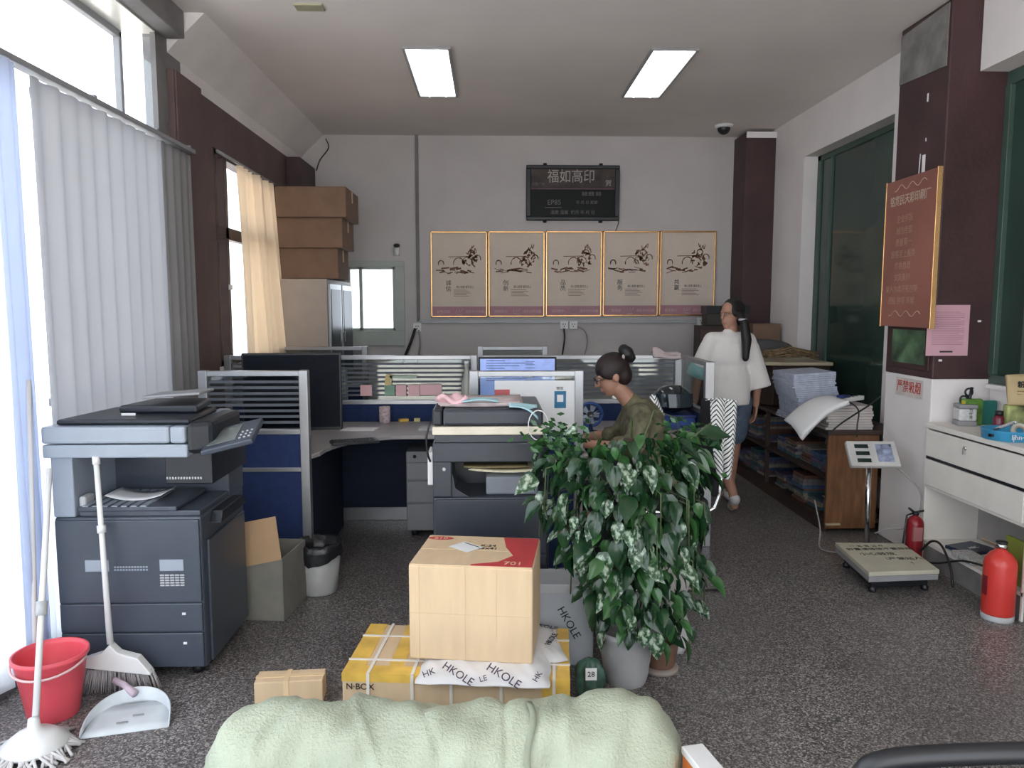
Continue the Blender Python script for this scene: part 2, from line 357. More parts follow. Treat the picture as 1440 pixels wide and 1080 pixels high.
# right wall: upper band, openings
W4 = (5.65, 7.27, .6, 2.985)
wr = MB()
wr.box(XR, XR+.2, 7.27, YB, 0, ZC); wr.box(XR, XR+.2, 5.2, W4[0], 0, ZC); wr.box(XR, XR+.2, W4[0], W4[1], W4[3], ZC); wr.box(XR, XR+.2, W4[0], W4[1], 0, W4[2])
wr.box(XR, XR+.3, 4.66, 5.2, 0, ZC)
wr.box(XR+.25, XR+.5, YF, YB, 0, ZC); wr.box(XR-.03, XR+.4, YF, 4.63, 2.98, ZC); wr.box(XR+.15, XR+.4, YF, 4.63, 0, 1.12); wr.box(XR+.15, XR+.4, YF, .4, 1.12, 2.98)
wr.build('wall_right', M_white, **S)
w4 = tag(thing('window_4', None, None), kind='structure'); f = MB(); X0 = XR+.13
f.box(X0, X0+.04, W4[0], W4[1], W4[3]-.05, W4[3]); f.box(X0, X0+.04, W4[1]-.08, W4[1], .6, W4[3]); f.box(X0, X0+.04, W4[0], W4[0]+.05, .6, W4[3])
f.box(X0, X0+.04, 6.95, 7.0, .6, W4[3]-.05); f.box(X0, X0+.04, W4[0], W4[1], .6, .66)
f.build('window_frame', M_green, w4, bev=.004); B(X0+.015, X0+.025, W4[0], W4[1], .6, W4[3]).build('pane', M_gglass, w4)
w5 = tag(thing('window_5', None, None), kind='structure'); f = MB(); X0 = XR+.14
f.box(X0, X0+.05, .4, 4.639, 2.9, 2.98); f.box(X0, X0+.05, .4, 4.639, 1.12, 1.18)
for y in (.4, 1.8, 3.15, 4.30, 4.585): f.box(X0-.01, X0+.06, y, y+.05, 1.181, 2.899)
f.build('window_frame', M_green, w5, bev=.004); B(X0+.02, X0+.03, .4, 4.638, 1.12, 2.98).build('pane', M_gglass, w5)
B(XR+.1, XR+.16, .4, 4.6, 1.10, 1.125).build('window_sill', M_white, w5)
# pillars
PXL, PY0, PY1 = 2.72, 4.64, 5.2
p = thing('pillar', None, None, (PXL, PY0, 0)); tag(p, kind='structure')
B(0, .42, 0, PY1-PY0, 0, 1.15).build('white_base', M_white, p, bev=.008)
B(-.004, .42, -.004, PY1-PY0, 1.15, ZC).build('maroon_shaft', M_maroon, p, bev=.008)
MB().prism([(.02, 3.02), (.55, 3.05), (.55, ZC-.04), (.02, ZC-.02)], 0, .006, Matrix(((0, 0, -1, -.0045), (1, 0, 0, 0), (0, 1, 0, 0), (0, 0, 0, 1)))).build('cement_patch', M_cement, p)
pc = MB()
for z, h in ((2.62, .02), (2.42, .12), (2.86, .05)): pc.box(-.008, -.004, .20, .20+h*.25, z, z+h)
for x, z in ((.26, 1.5), (.03, 1.26)): pc.box(x, x+.02, -.008, -.004, z, z+.012)
pc.build('paint_chip', M_white, p)
p = tag(thing('pillar', None, None, (2.62, 8.0, 0)), kind='structure')
B(0, .31, 0, .4, 0, ZC-.03).build('maroon_shaft', M_maroon, p, bev=.006); B(.0, .31, -.008, 0, ZC-.09, ZC-.03).build('cement_patch', M_white, p)
# skirting, plinth on right
B(XR-.02, XR+.12, 1.0, 4.6, 0, .10).build('baseboard_right', M_cement, bev=.004, **S)
B(XL, XR, YB-.015, YB, 0, .10).build('baseboard_back', M_grey, bev=.003, **S)
# conduit on back wall
zt = PY(700, 452, YB).z
B(-.78, 2.62, YB-.025, YB, zt-.02, zt+.02).build('trim_6', M_lgrey, bev=.003, **S)
MB().box(-.80, -.765, YB-.025, YB, zt, ZC).build('trim_7', M_greyw, bev=.003, **S)

# ================= CEILING FITTINGS =================
def lamp(x, y0, label):
    t = thing('ceiling_light', label, 'lamp', (x, y0, ZC), group=None)
    f = MB(); f.box(-.17, .17, 0, .02, -.02, 0); f.box(-.17, .17, 1.24, 1.26, -.02, 0); f.box(-.17, -.15, .02, 1.24, -.02, 0); f.box(.15, .17, .02, 1.24, -.02, 0)
    f.build('frame', M_alu, t, bev=.002)
    m = mat('lit_lamp_diffuser', (.92, .97, 1.0), .5, emit=2.0)
    B(-.15, .15, .02, 1.24, -.009, -.004).build('diffuser', m, t)
    for xx in (-.07, .07): MB().tube([(xx, .05, -.018), (xx, 1.21, -.018)], .012).build('lamp_tube', m, t)
lamp(-.445, 5.57, 'ceiling light panel on the left, above the left desk')
lamp(1.30, 5.55, 'ceiling light panel on the right, above the women')
t = thing('ceiling_vent', 'small yellowed rectangular plate on the ceiling near the left wall', 'vent', (-1.09, 4.88, ZC))
B(-.085, .085, -.05, .05, -.012, 0).build('plate', mat('yellowed_plastic', (.38, .36, .24), .5), t, bev=.003)
t = thing('dome_camera', 'black dome security camera on the ceiling by the far dark pilaster', 'camera', (2.34, 7.85, ZC))
MB().lathe([(.09, 0), (.09, -.02), (.075, -.03)]).build('mount', M_wht, t)
MB().ell((0, 0, -.03), (.065, .065, .065)).build('dome', M_black, t)

# ================= BACK WALL THINGS =================
x0 = -.651; pw = .6206
def strokes(seed):
    random.seed(seed); s = MB(); y = -.0035
    def q(x, z, w, h, a):
        c, si = cos(a), sin(a); s.add([(x-w*c+h*si, y, z-w*si-h*c), (x+w*c+h*si, y, z+w*si-h*c), (x+w*c-h*si, y, z+w*si+h*c), (x-w*c-h*si, y, z-w*si+h*c)], [(0, 1, 2, 3)])
    for k in range(16): q(-.20+k*.020+random.uniform(-.01, .01), -.005+random.uniform(-.02, .02), random.uniform(.015, .04), random.uniform(.002, .007), random.uniform(-.3, .3))
    for a0_, cx, cz, r in ((0, -.02, .05, .05), (0, .06, .06, .045), (0, .10, .13, .028), (0, -.19, .05, .025), (0, .16, .09, .03)):
        for k in range(9): a = pi*k/8; q(cx+r*cos(a), cz+r*sin(a)*.9, .012, random.uniform(.002, .005), a+pi/2)
    for k in range(24): q(.02+random.uniform(0, .14), .03+random.uniform(0, .11), random.uniform(.008, .02), random.uniform(.003, .009), random.uniform(-1.3, 1.3))
    for k in range(5): q(.09+k*.014, .15+random.uniform(0, .04), .018, .004, random.uniform(.8, 2))
    q(-.02, .105, .10, .0025, .02)
    return s
M_artink = mat('brown_drawing_ink', (.20, .10, .07), .8, var=.6, scale=30)
M_print = mat('cream_poster_print', (.68, .58, .49), .7, var=.06, scale=3)
M_band = mat('mauve_poster_band', (.44, .23, .27), .6, var=.05)
M_bandt = mat('pale_poster_lettering', (.62, .48, .45), .7)
sub = ['leftmost of the five, beside the wall conduit', 'second from the left', 'third, in the middle of the row', 'fourth from the left', 'rightmost of the five, beside the dark pilaster']
two = ['诚信', '创新', '品质', '服务', '共赢']
first = None
for i in range(5):
    cx = x0+pw*(i+.5); zb = 1.476+.004*i; zt2 = 2.394+.003*i; cz = (zb+zt2)/2; hw = pw/2-.006; hh = (zt2-zb)/2
    t = thing('framed_poster', 'gold framed cream poster, '+sub[i], 'poster', (cx, YB-.012, cz), group='framed posters in a row on the back wall')
    f = MB(); fw_ = .016
    f.box(-hw, hw, -.022, .01, -hh, -hh+fw_); f.box(-hw, hw, -.022, .01, hh-fw_, hh); f.box(-hw, -hw+fw_, -.022, .01, -hh, hh); f.box(hw-fw_, hw, -.022, .01, -hh, hh)
    f.build('frame', M_gold, t, bev=.004)
    pr = B(-hw+.01, hw-.01, -.002, .008, -hh+.01, hh-.01).build('print', M_print, t)
    B(-hw+.017, hw-.017, -.0035, -.002, -hh+.017, -hh+.115).build('band', M_band, pr)
    s = strokes(11+i); s.build('drawing', M_artink, pr).matrix_basis = T(.02, 0, .05) @ Matrix.Diagonal((1.12, 1, 1.35, 1))
    text('lettering', two[i][0]+'\n'+two[i][1], .062, M_ink, T(-.115, -.004, -.125) @ FACE_CAM, pr, ext=.0003)
    text('lettering', '用心经营 服务至上', .030, M_ink, T(.065, -.004, -.135) @ FACE_CAM, pr, ext=.0003, wid=.19)
    g = MB()
    for k in range(5): g.box(-.06, -.06+.14+.05*((k*7+i) % 3)/2, -.0045, -.003, -.168-k*.016, -.164-k*.016)
    g.build('small_print', M_artink, pr)
    text('lettering', ['彩色印刷', '数码快印', '设计制作', '广告喷绘', '图文装订'][i], .036, M_bandt, T(-.17, -.005, -hh+.058) @ FACE_CAM, pr, ext=.0003)
    text('lettering', '诚信合作共赢', .034, M_bandt, T(.17, -.005, -hh+.058) @ FACE_CAM, pr, ext=.0003)
    l = MB(); l.tube([(-.035, -.006, -hh+.04), (-.03, -.006, -hh+.085), (-.01, -.006, -hh+.05), (.0, -.006, -hh+.09), (.01, -.006, -hh+.055), (.03, -.006, -hh+.075), (.04, -.006, -hh+.095)], .003, 5)
    l.box(-.03, .03, -.0065, -.004, -hh+.028, -hh+.033); l.build('emblem', M_bandt, pr)
# calendar board
t = thing('calendar_board', 'black framed electronic calendar board hanging above the posters', 'sign', (.883, YB-.01, 2.80))
f = MB(); f.box(-.5, .5, -.05, .01, -.29, -.25); f.box(-.5, .5, -.05, .01, .25, .29); f.box(-.5, -.45, -.05, .01, -.25, .25); f.box(.45, .5, -.05, .01, -.25, .25)
f.build('frame', M_black, t, bev=.008)
B(-.46, .46, -.03, .01, -.26, .06).build('display', mat('black_acrylic', (.008, .009, .008), .4, spec=.15), t)
B(-.46, .46, -.035, .01, .06, .255).build('banner', mat('brown_landscape_print', (.05, .035, .03), .6, var=.6, scale=9), t)
B(-.46, .46, -.042, -.03, .035, .055).build('divider', mat('dark_red_plastic', (.06, .01, .015), .4), t)
Mt = mat('silver_lettering', (.42, .38, .36), .5); Mt2 = mat('dim_grey_lettering', (.13, .13, .12), .5)
text('lettering', '福如高印', .15, Mt, T(-.02, -.037, .165) @ FACE_CAM, t, wid=.50)
text('lettering', '印刷广告', .035, Mt2, T(-.37, -.037, .09) @ FACE_CAM, t); text('lettering', '贺', .07, Mt, T(.38, -.037, .10) @ FACE_CAM, t)
text('lettering', 'EP85', .075, Mt2, T(-.2, -.032, -.10) @ FACE_CAM, t); text('lettering', '88:88 88', .06, Mt2, T(.2, -.032, -.01) @ FACE_CAM, t)
text('lettering', '年 月 日 星期', .04, Mt2, T(.15, -.032, -.10) @ FACE_CAM, t); text('lettering', '温度 湿度  农历 年 月 日', .045, Mt2, T(.0, -.032, -.205) @ FACE_CAM, t)
B(-.30, -.12, -.034, -.03, -.155, -.150).build('rule', Mt2, t)
for x in (-.3, .3):
    for z in (-.30, .30): MB().lathe([(.018, -.012), (.022, 0), (.018, .012)], (x, -.02, z), 10).build('bracket', M_black, t)
MB().tube(sm([(1.375, YB-.03, 2.55), (1.378, YB-.02, 2.48), (1.35, YB-.01, 2.40)]), .004, 6).build('cable', M_cord, label='thin black cord hanging from the calendar board corner', cat='cord')
def outlet(name, px, py, label, n=1, y=YB):
    q = PY(px, py, y); t = thing(name, label, 'socket', (q.x, y, q.z))
    for k in range(n):
        B(-.045+k*.10, .045+k*.10, -.035, 0, -.045, .045).build('plate', M_wht, t, bev=.004)
        s = MB()
        for dx, dz in ((-.012, .01), (.012, .01), (0, -.015)): s.box(dx-.004+k*.10, dx+.004+k*.10, -.037, -.034, dz-.008, dz+.008)
        s.build('slots', M_black, t)
outlet('wall_socket', 793, 457, 'double white wall socket on the conduit below the middle poster', 2)
outlet('junction_box', 587, 460, 'white junction box at the left end of the conduit')
outlet('switch_box', 985, 452, 'pale switch box at the right end of the conduit')
q = PY(793, 462, YB-.05)
MB().tube(sm([q, PY(794, 475, YB-.06), PY(792, 492, YB-.05), PY(790, 505, YB-.05)]), .009, 7).build('cable', M_cord, label='black plug cord hanging from the double wall socket', cat='cord')
MB().tube(sm([PY(810, 458, YB-.02), PY(822, 465, YB-.03), PY(826, 480, YB-.02), PY(822, 500, YB-.02)]), .006, 6).build('cable', M_gcord, label='grey cable drooping right of the double wall socket', cat='cable')
MB().tube(sm([PY(584, 462, YB-.04), PY(578, 480, YB-.07), PY(570, 500, YB-.06), PY(566, 512, YB-.06)]), .016, 7).build('cable', M_cord, label='thick black cable running down left from the junction box', cat='cable')
MB().tube(sm([PY(589, 464, YB-.03), PY(591, 485, YB-.04), PY(587, 510, YB-.04)]), .009, 7).build('cable', M_gcord, label='grey cable running straight down from the junction box', cat='cable')
MB().tube(sm([PY(458, 195, YB-.03), PY(462, 208, YB-.04), PY(450, 225, YB-.05), PY(445, 240, YB-.05)]), .006, 6).build('cable', M_cord, label='loose dark wire in the rear left ceiling corner', cat='cable')
q = PY(559, 352, YB); t = thing('wall_sensor', 'small white camera with black lens above the back window', 'camera', (q.x, YB, q.z))
MB().lathe([(.03, -.06), (.035, -.02), (.028, .03)], (0, -.05, 0), 14).build('body', M_wht, t); MB().ell((0, -.07, .045), (.035, .035, .022)).build('lens', M_black, t); B(-.012, .012, -.04, 0, -.01, .01).build('mount', M_wht, t)

# ================= CURTAINS =================
def curtain(y0, y1, x, zt, zb, folds, amp, m, name, label, ztfun=None, flare=0, parent=None, n=110):
    def fn(u, v):
        y = y0+(y1-y0)*u; z = zt+(zb-zt)*v
        a = amp*(.45+.55*v)
        xx = x + a*sin(u*folds*2*pi) + a*.4*sin(u*folds*4.7+1.3) + flare*v
        return (xx, y+.02*sin(u*folds*2*pi+1)*v, z)
    m_ = MB().grid(fn, n, 14); o = m_.build(name, m, parent)
    s = o.modifiers.new('solid', 'SOLIDIFY'); s.thickness = .002
    if label: tag(o, label, 'curtain')
    return o
curtain(3.38, 4.70, -1.93, 2.56, .06, 9, .017, M_curt, 'curtain', 'long blue grey curtain over the large shop window behind the left copier')
curtain(4.66, 5.10, -1.925, 2.56, .06, 4, .012, M_curtd, 'curtain', 'narrow dark grey curtain at the far end of the rail')
curtain(2.55, 3.42, -1.95, 2.56, .06, 6, .022, M_sheer, 'curtain', 'bright white sheer curtain at the near end of the shop window')
curtain(3.05, 3.22, -1.89, 2.56, .06, 2, .02, M_curtl, 'curtain', 'bunched pale blue curtain strip in front of the white sheer curtain')
t = thing('curtain_rail', 'grey metal curtain rail under the high shop window panes', 'rail', (-1.93, 2.5, 2.585))
B(-.03, .03, -1.5, 2.64, -.012, .015).build('rail', M_grey, t, bev=.004)
for y in (-1.2, .3, 1.4, 2.1, 2.58): B(-.07, .02, y-.012, y+.012, .015, .03).build('bracket', M_grey, t)
def oc(u, v):
    y = 6.02+(6.98-6.02)*u - .0*v; z = 2.66-1.52*v
    return (-1.93+.06*v+.035*sin(u*7*2*pi)+.015*sin(u*17+v*2), y+.30*v*(u-.2), z)
o = MB().grid(oc, 90, 16).build('curtain', M_orange); tag(o, 'cream and orange curtain pulled across the rear left window', 'curtain')
o.modifiers.new('solid', 'SOLIDIFY').thickness = .002
MB().tube([(-1.95, 5.68, 2.70), (-1.93, 7.1, 2.68)], .012, 8).build('curtain_rod', M_grey, label='thin rod above the rear left window curtain', cat='rod')
# ================= FILING CABINET AND BOXES =================
t = thing('steel_cabinet', 'tall cream steel cabinet with dark glass door in the rear left corner', 'cabinet', (-1.93, 6.95, 0))
B(0, .47, 0, 1.2, .03, 1.84).build('body', mat('cream_steel', (.40, .35, .31), .5, var=.05), t, bev=.006)
for k in (0, 1):
    d = B(.47, .49, .03+k*.58, .56+k*.58, .9, 1.80).build('door', M_alu, t, bev=.004)
    B(.488, .494, .08+k*.58, .51+k*.58, .96, 1.75).build('pane', mat('dark_glossy_glass', (.02, .03, .035), .3, spec=.1), d)
    B(.47, .49, .03+k*.58, .56+k*.58, .06, .86).build('door', M_lgrey, t, bev=.004)
    B(.49, .505, .50-k*.0+k*.12, .52+k*.12, 1.25, 1.35).build('handle', M_steel, t, bev=.003)
def carton(name, x0, x1, y0, y1, z0, z1, label, m=M_card, rz=0, group=None, tape=True):
    cx, cy = (x0+x1)/2, (y0+y1)/2; t = thing(name, label, 'box', (cx, cy, z0), R(rz), group); w_, d_, h_ = (x1-x0)/2, (y1-y0)/2, z1-z0
    B(-w_, w_, -d_, d_, 0, h_-.002).build('body', m, t, bev=.006)
    l = MB(); l.box(-w_+.002, w_-.002, -d_+.002, -.002, h_-.003, h_+.002); l.box(-w_+.002, w_-.002, .002, d_-.002, h_-.003, h_+.002); l.build('flap', m, t)
    if tape:
        tp = MB(); tp.box(-w_-.001, w_+.001, -.03, .03, h_+.001, h_+.0025); tp.box(-w_-.0015, -w_, -.03, .03, h_*.6, h_+.0025); tp.box(w_, w_+.0015, -.03, .03, h_*.6, h_+.0025); tp.build('tape', M_tape, t)
    return t
qs = [((380, 390), (475, 347)), ((381, 347), (481, 305)), ((388, 305), (486, 262))]
lab = ['brown carton lying on the steel cabinet, lowest of three', 'brown carton in the middle of the stack on the cabinet', 'brown carton on top of the stack on the cabinet']
zz = 1.842
for i, ((ax, ay), (bx_, by_)) in enumerate(qs):
    A = PY(ax, ay, 7.0-.05*i); Bq = PY(bx_, by_, 7.0-.05*i)
    hgt = Bq.z-A.z; carton('carton', A.x, Bq.x, 7.0-.05*i, 7.5+.02*i, zz, zz+hgt-.004, lab[i], mat('dull_brown_cardboard', (.20, .125, .085), .85, var=.1)); zz += hgt
carton('small_box', -1.60, -1.48, 7.62, 7.9, 1.842, 2.05, 'small mauve box behind the brown cartons on the cabinet', mat('mauve_card', (.20, .13, .16), .7), tape=False)

# ================= PARTITIONS AND DESKS =================
PT = 1.236
M_trim = M_alu
M_strp = mat('frosted_band', (.10, .11, .13), .6, var=.1)
def partition(name, x0, x1, y, label, z0=.0, ends=(1, 1), stripes=True, glass0=.905, low=True, lowmid=None):
    L_ = x1-x0; t = thing(name, label, 'partition', (x0, y, 0))
    f = MB(); th = .025
    f.box(0, L_, -th, th, PT-.03, PT); f.box(0, L_, -th, th, glass0-.03, glass0)
    if low: f.box(0, L_, -th, th, .0, .10)
    if lowmid: f.box(0, L_, -th, th, lowmid, lowmid+.025)
    f.build('frame', M_trim, t, bev=.003)
    for k, e in enumerate(ends):
        if e: a = -.02 if k == 0 else L_-.03; B(a, a+.05, -th-.004, th+.004, 0, PT+.003).build('post', M_trim, t, bev=.004)
    g = B(.02, L_-.02, -.003, .003, glass0, PT-.03).build('glass', M_glass, t)
    if stripes:
        for k in range(8):
            z = glass0+.03+k*.033
            B(.03, L_-.03, -.0045, -.003, z, z+.015).build('stripe', M_strp, g)
    if low: B(.01, L_-.01, -.018, .018, .10, glass0-.03).build('fabric_panel', M_blue, t)
    return t
partition('desk_partition', -1.62, -1.05, 4.35, 'blue desk partition with striped glass beside the left copier', lowmid=.66)
partition('desk_partition', -1.93, -.12, 5.68, 'long blue partition behind the left desk with notes on its glass', ends=(1, 1))
partition('desk_partition', -.06, 1.40, 5.68, 'long blue partition behind the seated woman and the helmet', ends=(0, 1))
partition('desk_partition', -.10, .50, 4.30, 'partition facing the room behind the middle copier, carrying a white board', stripes=False)
partition('desk_partition', -1.9, -1.12, 6.9, 'rear row partition in front of the steel cabinet', ends=(1, 1), stripes=False)
partition('desk_partition', -.10, .49, 6.9, 'rear row partition peeking up above the blue screen', ends=(1, 1), stripes=False)
# side partition running in depth
t = thing('desk_partition', 'glass side partition at the right end of the desks by the striped scarf', 'partition', (1.43, 4.98, 0))
f = MB(); f.box(-.025, .025, 0, .68, PT-.03, PT); f.box(-.025, .025, 0, .68, .875, .905); f.box(-.025, .025, 0, .68, 0, .1); f.build('frame', M_trim, t, bev=.003)
B(-.03, .03, -.03, .02, 0, PT).build('post', M_trim, t, bev=.004); B(-.003, .003, .02, .66, .905, PT-.03).build('glass', M_glass, t); B(-.018, .018, .02, .66, .1, .875).build('fabric_panel', M_blue, t)
# white board with blue sticker on mid partition
t = thing('notice_board', 'white board with a blue square sticker on the middle partition', 'board', (.22, 4.268, 1.05))
B(-.20, .25, -.006, 0, -.155, .135).build('board', M_paper, t, bev=.003)
B(.135, .20, -.009, -.006, -.02, .075).build('sticker', mat('blue_sticker', (.02, .16, .30), .5), t); B(.15, .185, -.011, -.009, .015, .055).build('sticker_patch', M_paper, t)
B(-.20, -.115, -.009, -.006, .05, .085).build('label', mat('red_label', (.55, .12, .12), .5), t)
text('lettering', '微信', .02, M_ink, T(.165, -.007, .09) @ FACE_CAM, t)
# desks
def desk(name, poly, label, legs, yb):
    t = thing(name, label, 'desk', (0, 0, 0)); MB().prism(poly, .722, .75).build('worktop', M_desk, t, bev=.006)
    for x, ya, yb_ in legs: B(x-.015, x+.015, ya, yb_, 0, .722).build('side_panel', M_navy, t, bev=.003)
    B(min(p_[0] for p_ in poly)+.03, max(p_[0] for p_ in poly)-.03, yb-.06, yb-.04, .12, .72).build('modesty_panel', M_navy, t); return t
curve = [(-1.03, 4.42)]
for k in range(9): a = pi/2*k/8; curve.append((-1.0+.42*(1-cos(a))*1.0+.0, 4.46+.56*sin(a)))
desk('l_desk', [(-1.95, 5.64), (-1.95, 4.39), (-1.03, 4.39)]+curve[1:]+[(-.13, 5.02), (-.13, 5.64)], 'grey L shaped desk with curved front edge on the left', [(-1.09, 4.42, 5.5), (-.17, 5.08, 5.5), (-1.9, 4.5, 5.5)], 5.64)
cur2 = [(.56+.40*(1-cos(pi/2*k/6)), 4.5+.52*sin(pi/2*k/6)) for k in range(7)]
desk('l_desk', [(-.05, 5.64), (-.05, 4.35), (.56, 4.35)]+cur2+[(1.39, 5.02), (1.39, 5.64)], 'grey L shaped desk in front of the seated woman', [(-.02, 4.42, 5.5), (1.36, 5.08, 5.5)], 5.64)
# mobile pedestal
q0 = PZ(574, 744, .03); q1 = PZ(640, 744, .03)
t = thing('drawer_pedestal', 'grey three drawer pedestal under the left desk', 'cabinet', (q0.x, 5.24, 0)); W = .42
B(0, W, 0, .36, .04, .60).build('body', M_grey, t, bev=.005)
for z0_, z1_ in ((.05, .24), (.245, .40), (.405, .53)):
    d = B(.006, W-.006, -.018, 0, z0_, z1_-.006).build('drawer', M_grey, t, bev=.004); B(.30, .36, -.03, -.018, z1_-.06, z1_-.045).build('handle', M_steel, d, bev=.003)
MB().lathe([(.012, 0), (.012, .006)], (0, 0, 0), 10, RX(90) @ T(.06, .565, 0)).build('lock', M_black, t)
for x in (.05, W-.05):
    for y in (.05, .31): MB().lathe([(.02, 0), (.024, .02), (.02, .04)], (x, y, 0), 10).build('caster', M_black, t)
# monitors
def monitor(name, x, y, zb, w_, h_, label, scr, rz=0, back=False):
    t = thing(name, label, 'monitor', (x, y, .75), R(rz))
    zb -= .75
    B(-w_/2, w_/2, -.015, .02, zb, zb+h_).build('casing', M_black, t, bev=.006)
    B(-w_/2+.012, w_/2-.012, -.018, -.014, zb+.02, zb+h_-.012).build('screen', scr, t)
    B(-.03, .03, .0, .03, .01, zb+.1).build('neck', M_black, t, bev=.004); MB().lathe([(.11, 0), (.11, .008), (.03, .014)], (0, .0, 0), 24).build('base', M_black, t)
    return t
monitor('monitor', -1.275, 4.95, .80, .62, .50, 'large black monitor, dark screen, on the left desk', mat('dark_screen', (.006, .008, .014), .5, spec=.1), rz=6)
mn = monitor('monitor', .17, 4.9, .93, .50, .345, 'monitor with lit blue screen behind the white board', M_screen)
g = MB()
for k in range(9): g.box(-.2, -.2+.12+.09*((k*5) % 3), -.0195, -.018, .50-k*.016, .504-k*.016)
for k in range(7): g.box(.05, .05+.06+.04*((k*3) % 3), -.0195, -.018, .495-k*.02, .498-k*.02)
g.build('screen_text', mat('dark_blue_screen_text', (.03, .05, .2), .4), mn)
# things on left desk
def onz(px, py, z=.75): return PZ(px, py, z)
q = onz(542, 594); t = thing('pen_cup', 'tall patterned cup on the left desk against the blue partition', 'cup', (q.x, q.y-.03, .75))
MB().lathe([(.036, 0), (.04, .01), (.04, .12), (.034, .12), (.034, .02)], n=20).build('cup', mat('pink_flower_print', (.50, .40, .42), .5, var=.4, scale=60), t)
q = onz(503, 604); MB().prism([(-.11, -.06), (.12, -.06), (.14, .06), (-.08, .06)], 0, .006).build('paper_sheet', M_paper, origin=None, label='white sheet of paper on the left desk near the dark monitor', cat='paper').location = (q.x, q.y, .75)
q = onz(568, 592); o = MB().box(-.035, .035, -.02, .02, 0, .02).build('eraser', M_yel, bev=.004, label='yellow sponge lying on the left desk right of the cup', cat='sponge'); o.location = (q.x, q.y-.02, .75); o.rotation_euler[2] = .4
q = onz(587, 592); o = MB().box(-.022, .022, -.015, .015, 0, .024).build('sticky_note_block', mat('pale_yellow_paper', (.62, .55, .28), .8), bev=.002, label='small pale yellow note block on the left desk', cat='notepad'); o.location = (q.x, q.y-.02, .75)
q = onz(600, 603); o = MB().box(-.05, .05, -.08, .08, 0, .012).build('notepad', M_lgrey, bev=.002, label='pale notepad at the right end of the left desk', cat='notepad'); o.location = (q.x, q.y, .75)
q = onz(375, 603); t = thing('keyboard', 'black keyboard on the left desk behind the partition post', 'keyboard', (-.90, 4.72, .75), R(20))
B(-.09, .2, -.06, .06, 0, .018).build('base', M_black, t, bev=.004)
k_ = MB(); [k_.box(-.082+i*.02, -.066+i*.02, -.05+j*.02, -.034+j*.02, .018, .023) for i in range(13) for j in range(5)]; k_.build('keys', mat('black_keys', (.03, .03, .033), .5), t, kind='stuff')
def note(px, py, w_, h_, m, label, y=5.655, name='sticky_note', cat='note'):
    q = PY(px, py, y); o = B(-w_/2, w_/2, -.003, 0, -h_/2, h_/2).build(name, m, label=label, cat=cat, origin=None); o.location = (q.x, y, q.z); return o
M_ny = mat('yellow_note_paper', (.62, .50, .25), .8); M_ng = mat('green_note_paper', (.22, .38, .28), .8, var=.3)
note(515, 549, .085, .08, M_stick, 'pale pink note on the partition glass, leftmost of its row')
note(546, 537, .05, .11, M_ny, 'tilted yellow note sticking up on the partition glass').rotation_euler = (0, .12, 0)
note(548, 549, .075, .075, M_ng, 'green note below the tilted yellow note', y=5.650)
note(564, 549, .075, .08, M_stick, 'pink note just right of the green note')
note(582, 549, .085, .08, M_stick, 'pink note second to the right of the green note')
note(606, 548, .16, .08, M_stick, 'wide pink note at the right end of the row on the glass')
note(567, 530, .20, .02, mat('pale_green_strip', (.40, .50, .40), .8), 'pale green paper strip above the pink notes')
t = thing('file_box', 'white ribbed plastic box standing behind the left partition glass', 'box', (PY(478, 555, 5.75).x, 5.76, .92))
for k in range(5): B(-.05+k*.02, -.033+k*.02, -.02, .02, 0, .22).build('rib', M_wht, t, bev=.003)
B(-.055, .055, -.015, .022, -.92, .215).build('body', M_lgrey, t)
# bottle / paper roll on partition corner
q = PY(657, 540, 5.60); t = thing('plastic_bottle', 'cloudy plastic bottle at the inner corner of the back partitions', 'bottle', (q.x, 5.52, .75))
MB().lathe([(.035, 0), (.038, .02), (.038, .30), (.02, .36), (.015, .40), (.017, .43)], n=18).build('body', mat('cloudy_plastic', (.42, .42, .38), .3), t); MB().lathe([(.019, .43), (.019, .455)], n=14).build('cap', M_wht, t)
# right desk things
q = PY(833, 590, 4.98); t = thing('desk_fan', 'small round blue desk fan behind the seated woman', 'fan', (q.x, 5.08, .75))
MB().lathe([(.06, 0), (.06, .012), (.02, .02), (.012, .06)], n=18).build('base', M_blue, t)
rg = MB(); rg.tube([(.078*cos(a*pi/9), -.0, .125+.078*sin(a*pi/9)) for a in range(19)], .010, 8); rg.build('guard_ring', mat('blue_plastic', (.03, .10, .34), .35), t)
gr = MB()
for k in range(12): a = k*pi/6; gr.tube([(0, -.02, .125), (.075*cos(a), -.008, .125+.075*sin(a))], .0018, 5)
gr.build('guard_wire', M_steel, t)
for k in range(5): a = k*2*pi/5; MB().prism([(0, -.01), (.058, -.025), (.062, .015), (0, .01)], -.001, .001, T(0, .005, .125) @ RX(90) @ Matrix.Rotation(a, 4, 'Z') @ RX(25)).build('blade', mat('pale_blue_plastic', (.45, .55, .65), .3), t)
MB().lathe([(.022, 0), (.022, .03)], (0, 0, 0), 14, T(0, .02, .125) @ RX(90)).build('hub', M_black, t)
q = PY(957, 590, 5.25); t = thing('storage_box', 'low blue box on the right desk under the helmet', 'box', (1.27, 5.30, .75))
B(-.22, .13, -.13, .13, 0, .09).build('body', mat('royal_blue_card', (.015, .05, .25), .5), t, bev=.006); B(-.225, .135, -.135, .135, .085, .105).build('lid', mat('royal_blue_card'if 0 else 'navy_card', (.012, .03, .16), .5), t, bev=.004)
t = thing('helmet', 'glossy dark scooter helmet on the blue box at the right desk', 'helmet', (1.27, 5.30, .857))
MB().ell((0, 0, .099), (.135, .125, .099), n=28, m=16).build('shell', mat('gloss_navy_paint', (.008, .018, .022), .08, coat=1), t)
